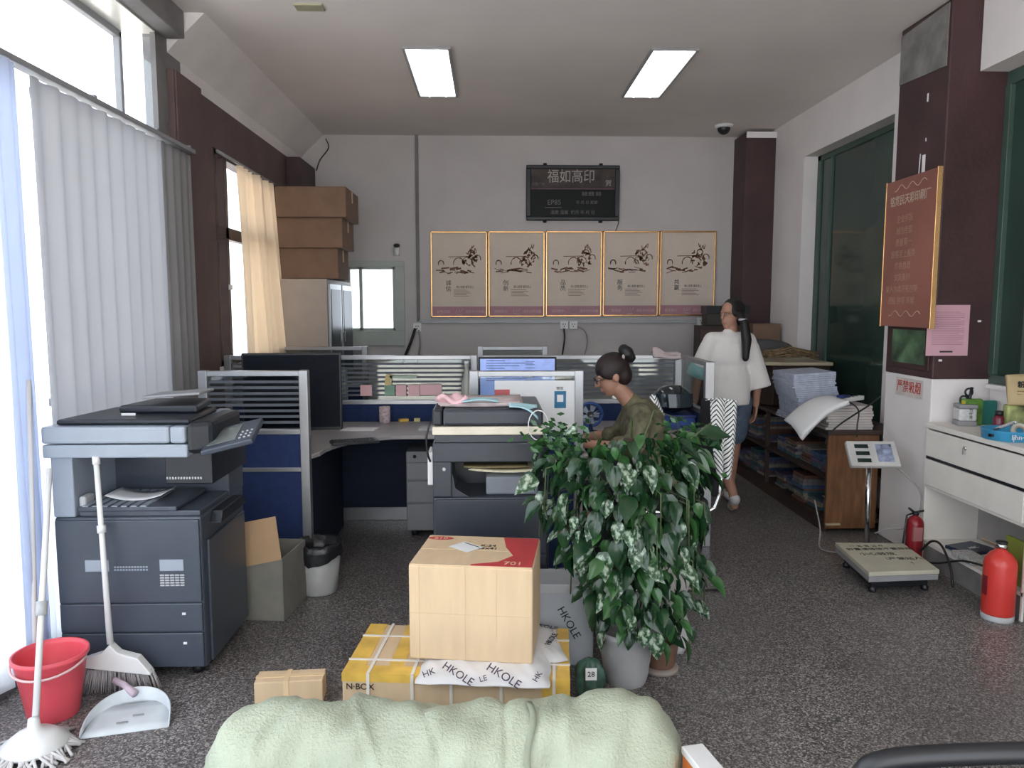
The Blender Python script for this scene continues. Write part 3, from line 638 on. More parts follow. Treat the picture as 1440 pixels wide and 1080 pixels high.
MB().lathe([(.118, .030), (.138, .055), (.137, .075)], n=28, M=Matrix.Diagonal((1, .93, 1, 1))).build('rim', M_black, t)
MB().grid(lambda u, v: ((.145*cos(pi*(1.15+.7*u))), .138*sin(pi*(1.15+.7*u))*(1-.15*v), .05+.09*v), 16, 4).build('visor', mat('smoke_visor', (.02, .03, .04), .05), t)
q = PY(945, 494, 5.6); o = MB().grid(lambda u, v: (-.10+.21*u, -.05+.10*v, .035+.035*sin(u*5+1)*sin(v*3)+(.0 if v > .2 else -.03)), 14, 8).build('cloth', mat('pale_pink_cloth', (.55, .45, .45), .9), label='crumpled pale pink cloth draped on the partition corner', cat='cloth')
o.location = (1.30, 5.68, PT-.01); o.modifiers.new('solid', 'SOLIDIFY').thickness = .02
o = MB().grid(lambda u, v: (-.30+.55*u, -.10+.22*v, .012+.01*sin(u*9)*cos(v*6)), 12, 6).build('paper_pile', mat('crumpled_print', (.30, .27, .26), .8, var=.6, scale=25), label='crumpled papers lying along the right desk edge', cat='paper'); o.location = (1.08, 5.12, .75); o.modifiers.new('solid', 'SOLIDIFY').thickness = .01

M_copb = mat('blue_grey_copier_plastic', (.055, .066, .088), .35, var=.06)
M_copp = mat('pale_blue_grey_copier_plastic', (.30, .34, .40), .35, var=.04)
# ================= LEFT COPIER =================
t = thing('copier', 'large dark office copier on the left with broom leaning on it', 'copier', (-1.53, 3.2, 0)); w2_ = .305; D = .56
B(-w2_, w2_, 0, D, .05, .716).build('lower_body', M_copb, t, bev=.012)
for a, b_ in ((.06, .212), (.217, .342)):
    d = B(-w2_+.008, w2_-.006, -.012, .01, a, b_).build('paper_drawer', M_copb, t, bev=.005); B(w2_-.09, w2_-.075, -.014, -.012, b_-.05, b_-.04).build('size_mark', M_wht, d)
fd = B(-w2_+.008, w2_-.006, -.012, .01, .347, .705).build('front_door', M_copb, t, bev=.005)
for x in (-.18, .13):
    B(x, x+.10, -.015, -.010, .485, .535).build('grip', M_copp, fd, bev=.006)
v = MB()
for j in range(5):
    for i in range(5): v.box(.13+i*.021, .147+i*.021, -.015, -.012, .42+j*.011, .426+j*.011)
v.build('vent_grid', M_lgrey, fd)
v = MB(); [v.box(-.06+i*.012, -.052+i*.012, -.014, -.012, .488+j*.012, .495+j*.012) for i in range(12) for j in range(2)]; v.build('small_vent', M_copp, fd)
# output cavity: column left, rear wall, tray, right stub
B(-w2_, -w2_+.09, 0, D, .716, .975).build('left_column', M_copp, t, bev=.006)
B(-w2_+.09, w2_, .36, D, .716, .975).build('rear_wall', M_copb, t)
B(.12, w2_+.02, .10, D, .83, .975).build('finisher_unit', M_copd, t, bev=.008)
v = MB(); [v.box(.13+i*.012, .137+i*.012, .094, .10, .855, .865) for i in range(13)]; v.build('exit_rollers', M_lgrey, t)
v = MB(); v.prism([(-w2_+.10, .01), (w2_-.005, .01), (w2_-.005, .36), (-w2_+.10, .36)], .716, .74); v.box(-w2_+.10, w2_-.1, .0, .34, .74, .76); v.build('output_tray', M_copb, t, bev=.005)
v = MB(); [v.box(-w2_+.12+i*.04, -w2_+.145+i*.04, .0, .30, .76, .764) for i in range(7)]; v.build('tray_ribs', M_copp, t)
B(-w2_+.095, -w2_+.125, .02, .10, .74, .80).build('tray_stop', M_lgrey, t, bev=.01)
# scanner deck
B(-w2_-.01, w2_-.03, -.035, D, .975, 1.03).build('scanner_base', M_copp, t, bev=.006)
B(-w2_-.01, w2_-.10, -.04, D-.02, 1.035, 1.105).build('scanner_front', M_copp, t, bev=.010)
B(w2_-.098, w2_-.035, -.04, D-.02, 1.035, 1.105).build('scanner_side', M_copp, t, bev=.010)
v = MB(); v.prism([(-w2_+.03, -.0), (w2_-.03, -.0), (w2_-.06, .42), (-w2_+.08, .42)], 1.105, 1.13); v.build('feeder_base', M_copd, t, bev=.012)
v = MB(); v.prism([(-.10, .18), (.24, .18), (.20, .46), (-.06, .46)], 1.13, 1.165); v.build('document_feeder', M_copd, t, bev=.01)
MB().prism([(-.02, .24), (.24, .24), (.24, .42), (.0, .42)], 0, .012, T(0, -.02, 1.19) @ RY(-4)).build('feeder_tray', M_grey, t, bev=.004)
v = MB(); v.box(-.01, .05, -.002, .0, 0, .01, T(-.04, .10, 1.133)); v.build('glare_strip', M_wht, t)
# side panel body to the right (control pod)
v = MB(); v.prism([(w2_-.035, -.03), (w2_+.06, .02), (w2_+.06, .38), (w2_-.035, .40)], .985, 1.12); v.build('control_pod', M_copd, t, bev=.02)
c = thing('control_panel', None, None, (w2_+.09, .05, 1.035)); c.parent = t; c.rotation_euler = (R(16), R(-14), 0)
B(-.07, .15, -.10, .12, -.012, .012).build('panel_case', M_copb, c, bev=.006); B(-.05, .07, -.06, .09, .012, .014).build('panel_screen', mat('grey_panel_screen', (.16, .18, .17), .2), c)
v = MB(); [v.lathe([(.006, .012), (.005, .016)], (.09+.02*(k % 3), -.06+.03*(k//3), 0), 8) for k in range(9)]; v.build('buttons', M_lgrey, c)
B(.30, .34, .05, .20, 1.06, 1.085).build('paper_guide', M_lgrey, t, bev=.004)
# right-side details
v = B(w2_, w2_+.012, .05, D-.03, .06, .60); v.build('side_cover', M_copb, t, bev=.004)
MB().prism([(0, 0), (.34, 0), (.30, .05), (.03, .05)], 0, .05, Matrix(((0, 0, 1, w2_), (1, 0, 0, .1), (0, 1, 0, .66), (0, 0, 0, 1)))).build('bypass_tray', M_copd, t, bev=.004)
for y in (.08, D-.08):
    for x in (-.24, .24): MB().lathe([(.025, 0), (.028, .02), (.02, .05)], (x, y, 0), 12).build('foot', M_black, t)
q = thing('paper_sheet', 'curved white paper sheet in the left copier output tray', 'paper', (-1.55, 3.36, .768))
MB().grid(lambda u, v: (-.11+.24*u, -.08+.16*v, .022*(abs(u-.5)*2)**2), 10, 3).build('sheet', M_paper, q).modifiers.new('s', 'SOLIDIFY').thickness = .002
# ================= MIDDLE COPIER =================
t = thing('copier', 'dark copier in the middle with papers piled on its lid', 'copier', (0.0, 3.56, 0)); xa, xb, D = -.275, .275, .55
B(xa, xb, 0, D, .04, .70).build('lower_body', M_cop, t, bev=.012)
B(xa, xa+.09, 0, D, .70, .955).build('left_column', M_cop, t, bev=.006)
B(xa+.09, xb, .30, D, .70, .955).build('rear_wall', M_copd, t)
B(xa+.001, xb-.04, -.006, D, .868, .962).build('bridge', M_cop, t, bev=.006)
MB().prism([(xa+.085, .70), (xa+.17, .70), (xa+.105, .74), (xa+.095, .80), (xa+.085, .82)], 0, .2, Matrix(((1, 0, 0, 0), (0, 0, 1, .01), (0, 1, 0, 0), (0, 0, 0, 1)))).build('curved_lip', M_cop, t)
B(xa+.01, xb-.04, -.008, D, .962, .998).build('scanner_base', M_cop, t, bev=.004)
B(xa, xb-.03, -.012, D-.01, .998, 1.038).build('cream_band', mat('cream_plastic', (.68, .62, .50), .4), t, bev=.006)
B(xa+.05, xb-.03, -.006, D-.02, 1.042, 1.118).build('lid', M_cop, t, bev=.012); B(xa, xa+.048, -.006, D-.02, 1.042, 1.118).build('lid_end', M_copd, t, bev=.01)
v = MB(); v.box(.25+xa, .50+xa, .04, .28, .70, .79); v.build('inner_tray', M_copl, t, bev=.01)
for a, b_ in ((.06, .24), (.25, .42), (.43, .69)): B(xa+.01, xb-.01, -.01, .01, a, b_).build('paper_drawer', M_cop, t, bev=.005)
MB().lathe([(.010, 0), (.008, .006)], (0, 0, 0), 12, T(xa+.055, 0, .835) @ RX(90)).build('button', M_lgrey, t)
B(xa-.03, xa, .08, .24, .74, .90).build('side_box', M_wht, t, bev=.005)
for y in (.08, D-.08):
    for x in (xa+.06, xb-.06): MB().lathe([(.025, 0), (.02, .04)], (x, y, 0), 12).build('foot', M_black, t)
def sheets(name, cx, cy, z, w_, d_, label, m, rz=0, n=3, curl=.0, cat='paper', th=.004):
    t = thing(name, label, cat, (cx, cy, z), R(rz))
    for k in range(n):
        random.seed(k+int(abs(cx)*100)); dx, dy = random.uniform(-.01, .01), random.uniform(-.01, .01)
        o = MB().grid(lambda u, v: (w_*(u-.5)+dx, d_*(v-.5)+dy, th*(k+.5)+curl*(2*u-1)**2+curl*.5*(2*v-1)**2), 8, 4).build('sheet', m, t); o.modifiers.new('s', 'SOLIDIFY').thickness = th*.9; o.rotation_euler[2] = random.uniform(-.06, .06)
    return t
sheets('paper_pile', -.05, 3.80, 1.121, .40, .34, 'loose pile of pinkish papers on the middle copier lid', mat('pinkish_paper', (.62, .52, .51), .8, var=.2, scale=12), n=4, curl=.004)
o = MB().grid(lambda u, v: (-.07+.14*u, -.05+.1*v, .03+.02*sin(u*7)*cos(v*5)), 10, 8).build('crumpled_tissue', M_stick, label='crumpled pink tissue on the left of the middle copier lid', cat='tissue'); o.location = (-.19, 3.68, 1.135); o.modifiers.new('s', 'SOLIDIFY').thickness = .02
t = thing('face_mask', 'light blue face mask lying flat on the copier papers', 'mask', (-.05, 3.64, 1.148))
M_mask = mat('pale_blue_nonwoven', (.42, .66, .72), .8)
MB().grid(lambda u, v: (-.085+.17*u, -.04+.08*v, .004*sin(v*20)+.01*sin(u*3)), 10, 10).build('mask_body', M_mask, t).modifiers.new('s', 'SOLIDIFY').thickness = .003
t = thing('face_mask', 'light blue face mask with its ear loop hanging over the copier front', 'mask', (.18, 3.56, 1.118))
MB().grid(lambda u, v: (-.07+.10*u, -.02+.09*v-(.0), .012-.045*(u**3)*(1-v)+.004*sin(v*18)), 10, 10).build('mask_body', M_mask, t).modifiers.new('s', 'SOLIDIFY').thickness = .003
MB().tube([(.035*sin(a)+.03, -.026, -.052-.052*cos(a)+.0) for a in [pi+i*2*pi/18 for i in range(19)]], .0022, 6).build('ear_loop', M_wht, t); t.scale = (1.35, 1.35, 1.35)
t = sheets('magazine', .08, 3.74, .795, .36, .22, 'open yellowed booklet lying on the grey tray inside the middle copier', mat('yellowed_paper', (.76, .71, .52), .8), n=3, curl=.012, cat='magazine')
t = sheets('envelope', .02, 3.72, .825, .30, .2, 'brown envelope above the booklet inside the middle copier', mat('kraft_paper', (.30, .24, .12), .8), n=2, curl=.003, cat='envelope', rz=4)
MB().tube(sm([(-.285, 3.60, 1.06), (-.305, 3.59, .98), (-.30, 3.6, .90), (-.29, 3.62, .86)]), .005, 7).build('cable', M_cord, label='black cord looping at the left side of the middle copier', cat='cord')

# ================= BIN, OPEN BOX, FLOOR ITEMS =================
q = PZ(445, 838, 0); t = thing('waste_bin', 'grey white waste bin with black liner below the left desk', 'bin', (q.x, 4.22, 0))
MB().lathe([(.095, 0), (.10, .01), (.128, .27), (.122, .27), (.095, .02)], n=28).build('bin', M_wht if 0 else mat('grey_white_bin', (.42, .42, .40), .5), t)
random.seed(4)
ln = MB(); n_ = 32; prof = [(.134, .20), (.136, .24), (.134, .285), (.120, .29), (.105, .22), (.09, .06)]
vs = []; fs = []
for j, (r_, z_) in enumerate(prof):
    for k in range(n_): jj = random.uniform(-.006, .006); vs.append(((r_+jj)*cos(2*pi*k/n_), (r_+jj)*sin(2*pi*k/n_), z_+random.uniform(-.008, .008)+(-.02*sin(3*2*pi*k/n_) if j == 0 else 0)))
for j in range(len(prof)-1):
    for k in range(n_): fs.append((j*n_+k, j*n_+(k+1) % n_, (j+1)*n_+(k+1) % n_, (j+1)*n_+k))
ln.add(vs, fs, smooth=True); ln.build('bin_liner', M_bag, t)
t = thing('open_carton', 'open grey carton with one raised flap between the left copier and the bin', 'box', (-1.20, 3.98, 0), R(-6))
v = MB(); a = .165; h = .33
for q_ in ((-a, a, -a, -a+.006), (-a, a, a-.006, a), (-a, -a+.006, -a, a), (a-.006, a, -a, a)): v.box(q_[0], q_[1], q_[2], q_[3], 0, h)
v.box(-a, a, -a, a, 0, .006); v.build('body', mat('grey_cardboard', (.22, .21, .18), .85), t, bev=.002)
B(-a, a, -.003, .003, 0, .22).build('flap', M_card, t).matrix_basis = T(0, -a, h-.02) @ RX(-14) @ T(0, -.01, -.02) @ RY(-12)
B(-.003, .003, -a, a, 0, .18).build('flap', M_card, t).matrix_basis = T(-a, 0, h) @ RY(-50)

# ================= BROOM, PAN, MOP, BUCKET =================
t = thing('broom', 'white broom with grey bristles leaning on the left copier', 'broom', (-1.60, 3.10, 0))
top = PY(135, 645, 3.17)-Vector((-1.60, 3.10, 0)); nk = PY(155, 905, 3.10)-Vector((-1.60, 3.10, 0))
MB().tube([nk, nk.lerp(top, .5), top], [.013, .011, .011], 12).build('handle', M_wht, t)
MB().tube([nk.lerp(top, .60), nk.lerp(top, .64)], .017, 12).build('collar', M_wht, t); MB().tube([nk.lerp(top, .97), top+Vector((0, 0, .01))], .015, 12).build('grip', M_wht, t)
hd = MB(); n0 = nk
for_y = [(-.13, .095), (-.10, .12), (-.03, .15), (0, .19), (.03, .15), (.10, .125), (.145, .085), (.145, .075), (-.13, .085)]
hd.prism([(x*1.12+n0.x+.005, z*.9+.04-.03*(x > .1)) for x, z in for_y], -.022, .022, Matrix(((1, 0, 0, 0), (0, 0, 1, 0), (0, 1, 0, 0), (0, 0, 0, 1)))); hd.build('head', M_wht, t, bev=.012)
br = MB(); random.seed(3)
for k in range(230):
    u = random.random(); x = n0.x-.115+u*.285; y = random.uniform(-.018, .018); br.tube([(x, y, .10), (x+(u-.45)*.06+random.uniform(-.006, .006), y*1.8, .004)], .0014, 3)
br.build('bristles', mat('grey_pink_bristle', (.60, .55, .56), .6), t, kind='stuff')
t = thing('dustpan', 'pale white dustpan on the floor under the broom', 'dustpan', (-1.41, 2.895, 0), R(14))
Mp = mat('pale_grey_plastic', (.60, .64, .67), .4)
def pan(u, v):
    x = -.15+.30*u; y = -.12+.20*v; return (x*(1-.12*v), y, .004+.012*v)
MB().grid(pan, 8, 4).build('pan_floor', Mp, t).modifiers.new('s', 'SOLIDIFY').thickness = .004
def panw(u, v):
    a = pi*u; hgt = .016+.045*sin(a)**.6
    x = -.15*cos(a)*(1.0-.06*sin(a)); y = -.12+.22*sin(a)**.7; return (x, y+.02*v, .004+hgt*v)
MB().grid(panw, 28, 4).build('pan_wall', Mp, t).modifiers.new('s', 'SOLIDIFY').thickness = .005
MB().tube([(0, .09, .05), (-.05, .14, .07), (-.09, .17, .08)], [.016, .013, .013], 10).build('handle', mat('mauve_plastic', (.50, .40, .47), .4), t)
o = MB().box(-.04, .0, -.06, -.052, .010, .0135).box(.01, .05, -.02, -.012, .012, .0155).build('scratch', M_grey, t)
t = thing('floor_mop', 'white string mop leaning into the window curtain at far left', 'mop', (-1.64, 2.66, 0))
tp = Vector((-.13, .42, .95)); MB().tube([(0, 0, .07), tp], [.012, .011], 10).build('handle', M_wht, t); MB().tube([tp*.42+Vector((0, 0, .04)), tp*.47+Vector((0, 0, .04))], .020, 10).build('collar', M_lgrey, t)
MB().lathe([(.105, .025), (.11, .04), (.065, .075), (.022, .095), (.018, .13)], n=28).build('mop_disc', M_wht, t)
random.seed(9); mp_ = MB()
for k in range(110):
    a = random.uniform(0, 2*pi); r1 = random.uniform(.11, .17); b_ = a+random.uniform(-.3, .3)
    mp_.tube([(.06*cos(a), .06*sin(a), .03), (.10*cos(a), .10*sin(a), .028+random.uniform(0, .012)), (r1*cos(b_), r1*sin(b_), .008)], .006, 5)
mp_.build('mop_yarn', mat('grey_white_yarn', (.55, .53, .53), .9), t, kind='stuff')
MB().tube([(-1.86, 3.05, .03), (-1.88, 3.16, 1.3)], .011, 10).build('pole', M_wht, label='thin white pole standing against the bright curtain behind the bucket', cat='pole')
t = thing('bucket', 'red plastic bucket beside the window curtain', 'bucket', (-1.725, 2.93, 0))
MB().lathe([(.088, 0), (.092, .01), (.128, .235), (.136, .24), (.136, .255), (.127, .255), (.124, .235), (.09, .02), (.0, .015)], n=36, cap=False).build('body', M_redp, t)
MB().tube([(.137*cos(a), .137*sin(a)*1.0-.0, .235-.035*sin(a)*-1) for a in [pi+i*pi/14 for i in range(15)]], .005, 7).build('handle', mat('pink_white_plastic', (.75, .5, .5), .4), t)

# ================= FRONT BOXES =================
t = thing('carton', 'large tan carton with red corner print standing on the white parcels', 'box', (-.055, 3.03, .235), R(-8)); w_, d_, h_ = .24, .19, .375
def cb(u, v, f): return f
B(-w_, w_, -d_, d_, 0, h_).build('body', M_cardl, t, bev=.007, seg=3)
fl = MB(); fl.box(-w_+.003, w_-.003, -d_+.003, -.003, h_-.001, h_+.004); fl.box(-w_+.003, w_-.003, .003, d_-.003, h_-.001, h_+.004); fl.build('flap', M_cardl, t, bev=.002)
rp = MB(); rp.prism([(.085, d_-.01), (w_-.004, d_-.01), (w_-.004, -d_+.01), (0.0, -d_+.006), (.0, -d_+.02), (.10, -.13), (.15, -.05), (.11, .05)], h_+.004, h_+.0048); rp.build('red_print', M_red, t)
rp = MB(); rp.prism([(-w_+.05+.055*cos(a*pi/6)+.01, d_-.045+.022*sin(a*pi/6)) for a in range(12)], h_+.004, h_+.0048); rp.build('red_print', M_red, t)
text('lettering', '701', .05, M_cardl, T(.16, -d_+.045, h_+.005), t); text('lettering', 'e10', .04, M_cardl, T(-w_+.06, d_-.045, h_+.005), t)
text('lettering', 'K:24\n25x41', .035, M_ink, T(.035, .045, h_+.005), t)
lb = thing('shipping_label', None, None, (-.05, .03, h_+.006)); lb.parent = t; lb.rotation_euler[2] = R(-38)
B(-.06, .05, -.045, .045, 0, .001).build('label_paper', M_paper, lb); B(-.05, .04, .03, .036, .001, .0016).build('label_bar', M_ink, lb)
cr = MB(); cr.box(-w_-.0005, w_+.0005, -d_-.0008, -d_, .185, .1865); cr.box(-w_+.04, -w_+.042, -d_-.0008, -d_, 0, h_); cr.box(-.02, -.0185, -d_-.0008, -d_, 0, h_); cr.box(.10, .1015, -d_-.0008, -d_, .1, h_)
cr.build('crease', mat('creased_cardboard', (.58, .42, .26), .9), t)
t = thing('flat_carton', 'wide flat carton with yellow tape and white straps under the parcels', 'box', (-.12, 3.02, 0), R(-5)); w_, d_, h_ = .435, .23, .20
B(-w_, w_, -d_, d_, 0, h_).build('body', M_cardl, t, bev=.006)
yt = MB()
for x0_, x1_ in ((-w_-.001, -.36), (-.27, -.21), (.27, .34), (.39, w_+.001)): yt.box(x0_, x1_, -d_-.001, d_+.001, h_-.002, h_+.0015)
yt.box(-w_-.001, w_+.001, -d_-.0015, -d_+.07, h_-.03, h_+.0018); yt.box(.33, w_+.0015, -d_-.0016, -d_, .0, h_); yt.build('yellow_tape', M_yel, t)
st = MB()
for x in (-.34, -.17, -.02, .17, .37): st.box(x, x+.012, -d_-.003, d_+.003, h_+.001, h_+.004); st.box(x, x+.012, -d_-.004, -d_-.001, 0, h_+.004)
for y in (-.12, .1): st.box(-w_-.003, w_+.003, y, y+.012, h_+.002, h_+.005)
st.build('strap', M_strap, t)
text('lettering', 'N·BOX', .035, M_ink, T(-w_+.07, -d_-.003, h_-.05) @ FACE_CAM, t)
# white printed mailers
def mailer(cx, cy, z, w_, d_, h_, label, rz, words):
    t = thing('mailing_bag', label, 'parcel', (cx, cy, z), R(rz)); random.seed(int(cx*100)+5)
    ph = [random.uniform(0, 6) for _ in range(6)]
    def hf(u, v): return h_*(1-(2*u-1)**8)*(1-(2*v-1)**6)*(1+.10*sin(u*23+ph[0])*sin(v*9+ph[1])+.06*sin(u*51+ph[2]+v*20))
    m_ = MB(); m_.grid(lambda u, v: (w_*(u-.5)*(1+.012*sin(v*19)), d_*(v-.5)*(1+.03*sin(u*17)), .004+hf(u, v)), 40, 20)
    m_.grid(lambda u, v: (w_*(u-.5)*(1+.012*sin((1-v)*19)), d_*(.5-v)*(1+.03*sin(u*17)), .002), 10, 4)
    m_.build('bag', mat('white_mailer_film', (.74, .74, .76), .32, var=.03), t)
    for s, x, y, a, sz in words: 
        zt_ = h_+.008
        text('lettering', s, sz, M_ink, T(x, y, zt_) @ RZ(a), t, ext=.0008)
    return t
mailer(-.02, 2.87, .202, .50, .33, .030, 'white printed mailing bag under the front of the tan carton', -6, [])
mailer(.145, 3.04, .205, .27, .34, .022, 'white printed mailing bag sticking out right of the tan carton', 8, [('HKOLE', .10, -.02, 60, .035), ('HKOLE', .10, .11, -35, .035)])
# words on the front slope of the front bag
t = [o for o in COL.objects if o.get('label', '').startswith('white printed mailing bag under')][0]
for s, x, a in (('HKOLE', -.10, 0), ('HKOLE', .09, 0), ('HKOLE', -.17, 0), ('HKOLE', .17, 0)):
    pass
for s, x, y, z_, a, sz in (('HKOLE', -.09, -.152, .028, -30, .042), ('HKOLE', .08, -.152, .027, -30, .045), ('HK', -.20, -.148, .026, 25, .035), ('LE', .005, -.16, .017, 20, .03), ('HK', .205, -.142, .024, 60, .03)):
    text('lettering', s, sz, mat('dark_purple_ink', (.05, .03, .06), .6), T(x, y, z_+.012) @ RX(38) @ RZ(a), t, ext=.0008)
# parcel leaning behind carton to the right
t = thing('mailing_box', 'grey white printed box standing behind the carton and the plant', 'box', (.33, 3.38, 0), R(-4))
B(-.13, .13, -.10, .10, 0, .37).build('body', mat('pale_printed_card', (.42, .44, .47), .6, var=.1), t, bev=.006); B(-.132, .132, -.102, .102, .33, .375).build('lid', M_lgrey, t, bev=.004)
text('lettering', 'HKOLE', .05, M_ink, T(.02, -.103, .2) @ FACE_CAM @ RZ(-60), t)
t = thing('mailing_bag', 'white printed bag standing behind the brown pot', 'parcel', (.79, 3.42, 0), R(10))
MB().grid(lambda u, v: (-.09+.18*u, -.03*sin(pi*u)*sin(pi*min(1, v*1.1))-.01*sin(u*14+v*9), .40*v), 16, 16).build('bag', mat('white_mailer_film_dull', (.50, .50, .48), .4), t).modifiers.new('s', 'SOLIDIFY').thickness = -.05
text('lettering', 'HKOLE', .06, M_ink, T(.02, -.052, .22) @ FACE_CAM @ RZ(55), t); text('lettering', 'OLE', .06, M_ink, T(.0, -.052, .10) @ FACE_CAM @ RZ(-30), t)
t = thing('small_carton', 'small tan taped carton on the floor left of the flat carton', 'box', (-.82, 3.02, 0), R(4))
B(-.135, .135, -.05, .05, 0, .10).build('body', M_cardl, t, bev=.004); MB().box(-.137, .137, -.012, .012, .10, .102).box(-.02, .0, -.052, .052, .0, .1022).build('tape', M_tape, t)
# green sack roll
t = thing('sack_roll', 'long pale green woven sack bundle across the foreground floor', 'sack', (-.13, 2.29, .178))
random.seed(21); P_ = [random.uniform(0, 6.28) for _ in range(12)]
def sk(u, v):
    x = -.71+1.40*u; a = 2*pi*v
    r = .172*(1-abs(2*u-1)**26*.35); yc = .0
    r += .007*sin(6*u*2+P_[0]+3*a)+.006*sin(21*u+P_[1])*sin(2*a+P_[2])+.005*sin(43*u+5*a+P_[3])+.004*sin(80*u+3*a+P_[4])+.004*abs(sin(17*u+1.2*sin(3*a)+P_[5]))+.003*sin(30*a+60*u)*sin(25*u)+.010*sin(9*u+1.8*a+P_[6])*sin(3*a+4*u+P_[7])+.006*sin(26*u-4*a+P_[8])+.009*math.exp(-((u-.13-.03*sin(2*a))/.012)**2)+.008*math.exp(-((u-.33+.04*sin(a*1.5))/.010)**2)-.006*math.exp(-((u-.47-.02*sin(3*a))/.008)**2)+.008*math.exp(-((u-.78+.03*a*.3)/.014)**2)
    if u > .80: r += .022*sin((u-.80)*15.7)*(.5+.5*cos(a-1.6))
    r -= .010*math.exp(-((u-.63)/.006)**2)*(.5+.5*sin(a))+.006*math.exp(-((u-.25-.02*sin(a*2))/.01)**2)
    z = r*sin(a); y = r*cos(a)*1.03
    if z < -.160: z = -.176+(z+.160)*.1
    return (x+.015*sin(a+1)*(1 if u in (0, 1) else 0), y, max(z, -.177))
m_ = MB(); m_.grid(sk, 150, 72)
for e in (0, 1):
    c_ = Vector((-.71+1.40*e+(.03 if e else -.03), 0, -.01)); n_ = 36; ring = [sk(e, k/n_) for k in range(n_)]; o_ = len(m_.v)
    m_.add(ring+[c_.lerp(Vector(r_), .5)+Vector(((.02 if e else -.02), 0, .006*sin(k*2.1))) for k, r_ in enumerate(ring)]+[c_], [(k, (k+1) % n_, n_+(k+1) % n_, n_+k) for k in range(n_)]+[(n_+k, n_+(k+1) % n_, 2*n_) for k in range(n_)], smooth=True)
m_.build('sack_body', M_sack, t)
MB().grid(lambda u, v: (.235+.012*sin(v*7)+.02*u, .177*cos(.75+v*1.6+pi*.25)*1.04, .180*sin(.75+v*1.6+pi*.25)+.003), 2, 16).build('seam', mat('darker_woven_seam', (.28, .31, .23), .8), t).modifiers.new('s', 'SOLIDIFY').thickness = .003
MB().grid(lambda u, v: (-.717+.05*u*(1-.5*v), -.05-.12*v+.03*u, -.02-.13*v+.05*u), 5, 6).build('folded_end', M_sack, t).modifiers.new('s', 'SOLIDIFY').thickness = .006
t = thing('snack_packet', 'orange and white packet on the floor at the right end of the sack', 'packet', (.635, 2.12, 0), R(12))
B(-.035, .035, -.10, .10, 0, .255).build('packet', mat('orange_card', (.75, .22, .05), .5), t, bev=.01); B(-.036, .036, -.101, .101, .235, .26).build('packet_top', M_paper, t, bev=.004)

# ================= PLANTS =================
def leaf_mesh(name, m, L_, W_, droop, fold, seed):
    random.seed(seed); prof = [(0, .02), (.10, .62), (.25, .95), (.42, 1.0), (.62, .78), (.82, .40), (1.0, .0)]
    vs = []; fs = []
    for t_, wv in prof:
        for s in (-1, -.5, 0, .5, 1):
            x = s*wv*W_/2; z = -droop*L_*t_*t_ + fold*abs(s)*wv*W_/2 + .06*L_*sin(t_*6+seed)*abs(s)*.4; vs.append((x, L_*t_-(.06*L_*abs(s) if t_ == 0.10 else 0), z))
    for j in range(len(prof)-1):
        for k in range(4): fs.append((j*5+k, j*5+k+1, (j+1)*5+k+1, (j+1)*5+k))
    me = bpy.data.meshes.new(name); me.from_pydata(vs, [], fs); me.materials.append(m)
    for p_ in me.polygons: p_.use_smooth = True
    return me
LV = [leaf_mesh('leaf', m, .088, .056, d, .4, i) for i, (m, d) in enumerate(((M_leaf, .25), (M_leaf, .4), (M_leaf2, .3), (M_leaf3, .2), (M_leaf2, .45), (M_leaf, .1), (M_leaf3, .35)))]
LVY = leaf_mesh('leaf', M_leaf4, .07, .045, .3, .3, 9)
pl = thing('potted_pothos', 'tall climbing pothos plant in a grey ribbed pot, the largest plant', 'plant', (.575, 3.14, 0))
pt = MB().lathe([(.082, 0), (.086, .008), (.094, .04), (.096, .05), (.100, .09), (.103, .10), (.108, .15), (.112, .16), (.116, .205), (.122, .212), (.122, .235), (.112, .235), (.108, .2), (.0, .2)], n=48, cap=False, rib=.015).build('pot', M_pot, pl)
MB().lathe([(.108, .19), (.0, .205)], n=24, cap=False).build('soil', mat('dark_soil', (.03, .02, .015), .95), pl)
MB().tube([(0, 0, .19), (-.01, .0, .6), (0, .01, 1.05)], [.03, .03, .022], 10).build('moss_pole', mat('brown_moss', (.05, .035, .02), .95), pl)
random.seed(77)
def hw(z): # left and right half widths of the crown by height (m), from plant axis
    pts = [(.20, .10, .26), (.35, .16, .34), (.5, .24, .36), (.62, .30, .37), (.75, .36, .35), (.85, .44, .36), (.95, .42, .34), (1.05, .34, .32), (1.12, .30, .26), (1.2, .20, .10)]
    for (a, b, c), (a2, b2, c2) in zip(pts, pts[1:]):
        if a <= z <= a2: f_ = (z-a)/(a2-a); return b+(b2-b)*f_, c+(c2-c)*f_
    return .12, .12
vines = []
def addleaf(mesh, p_, az, pitch, roll, sc):
    o = bpy.data.objects.new('leaf', mesh); COL.objects.link(o); o.parent = pl
    o.matrix_local = T(*p_) @ Matrix.Rotation(az, 4, 'Z') @ Matrix.Rotation(pitch, 4, 'X') @ Matrix.Rotation(roll, 4, 'Y') @ Matrix.Scale(sc, 4)
cnt = 0
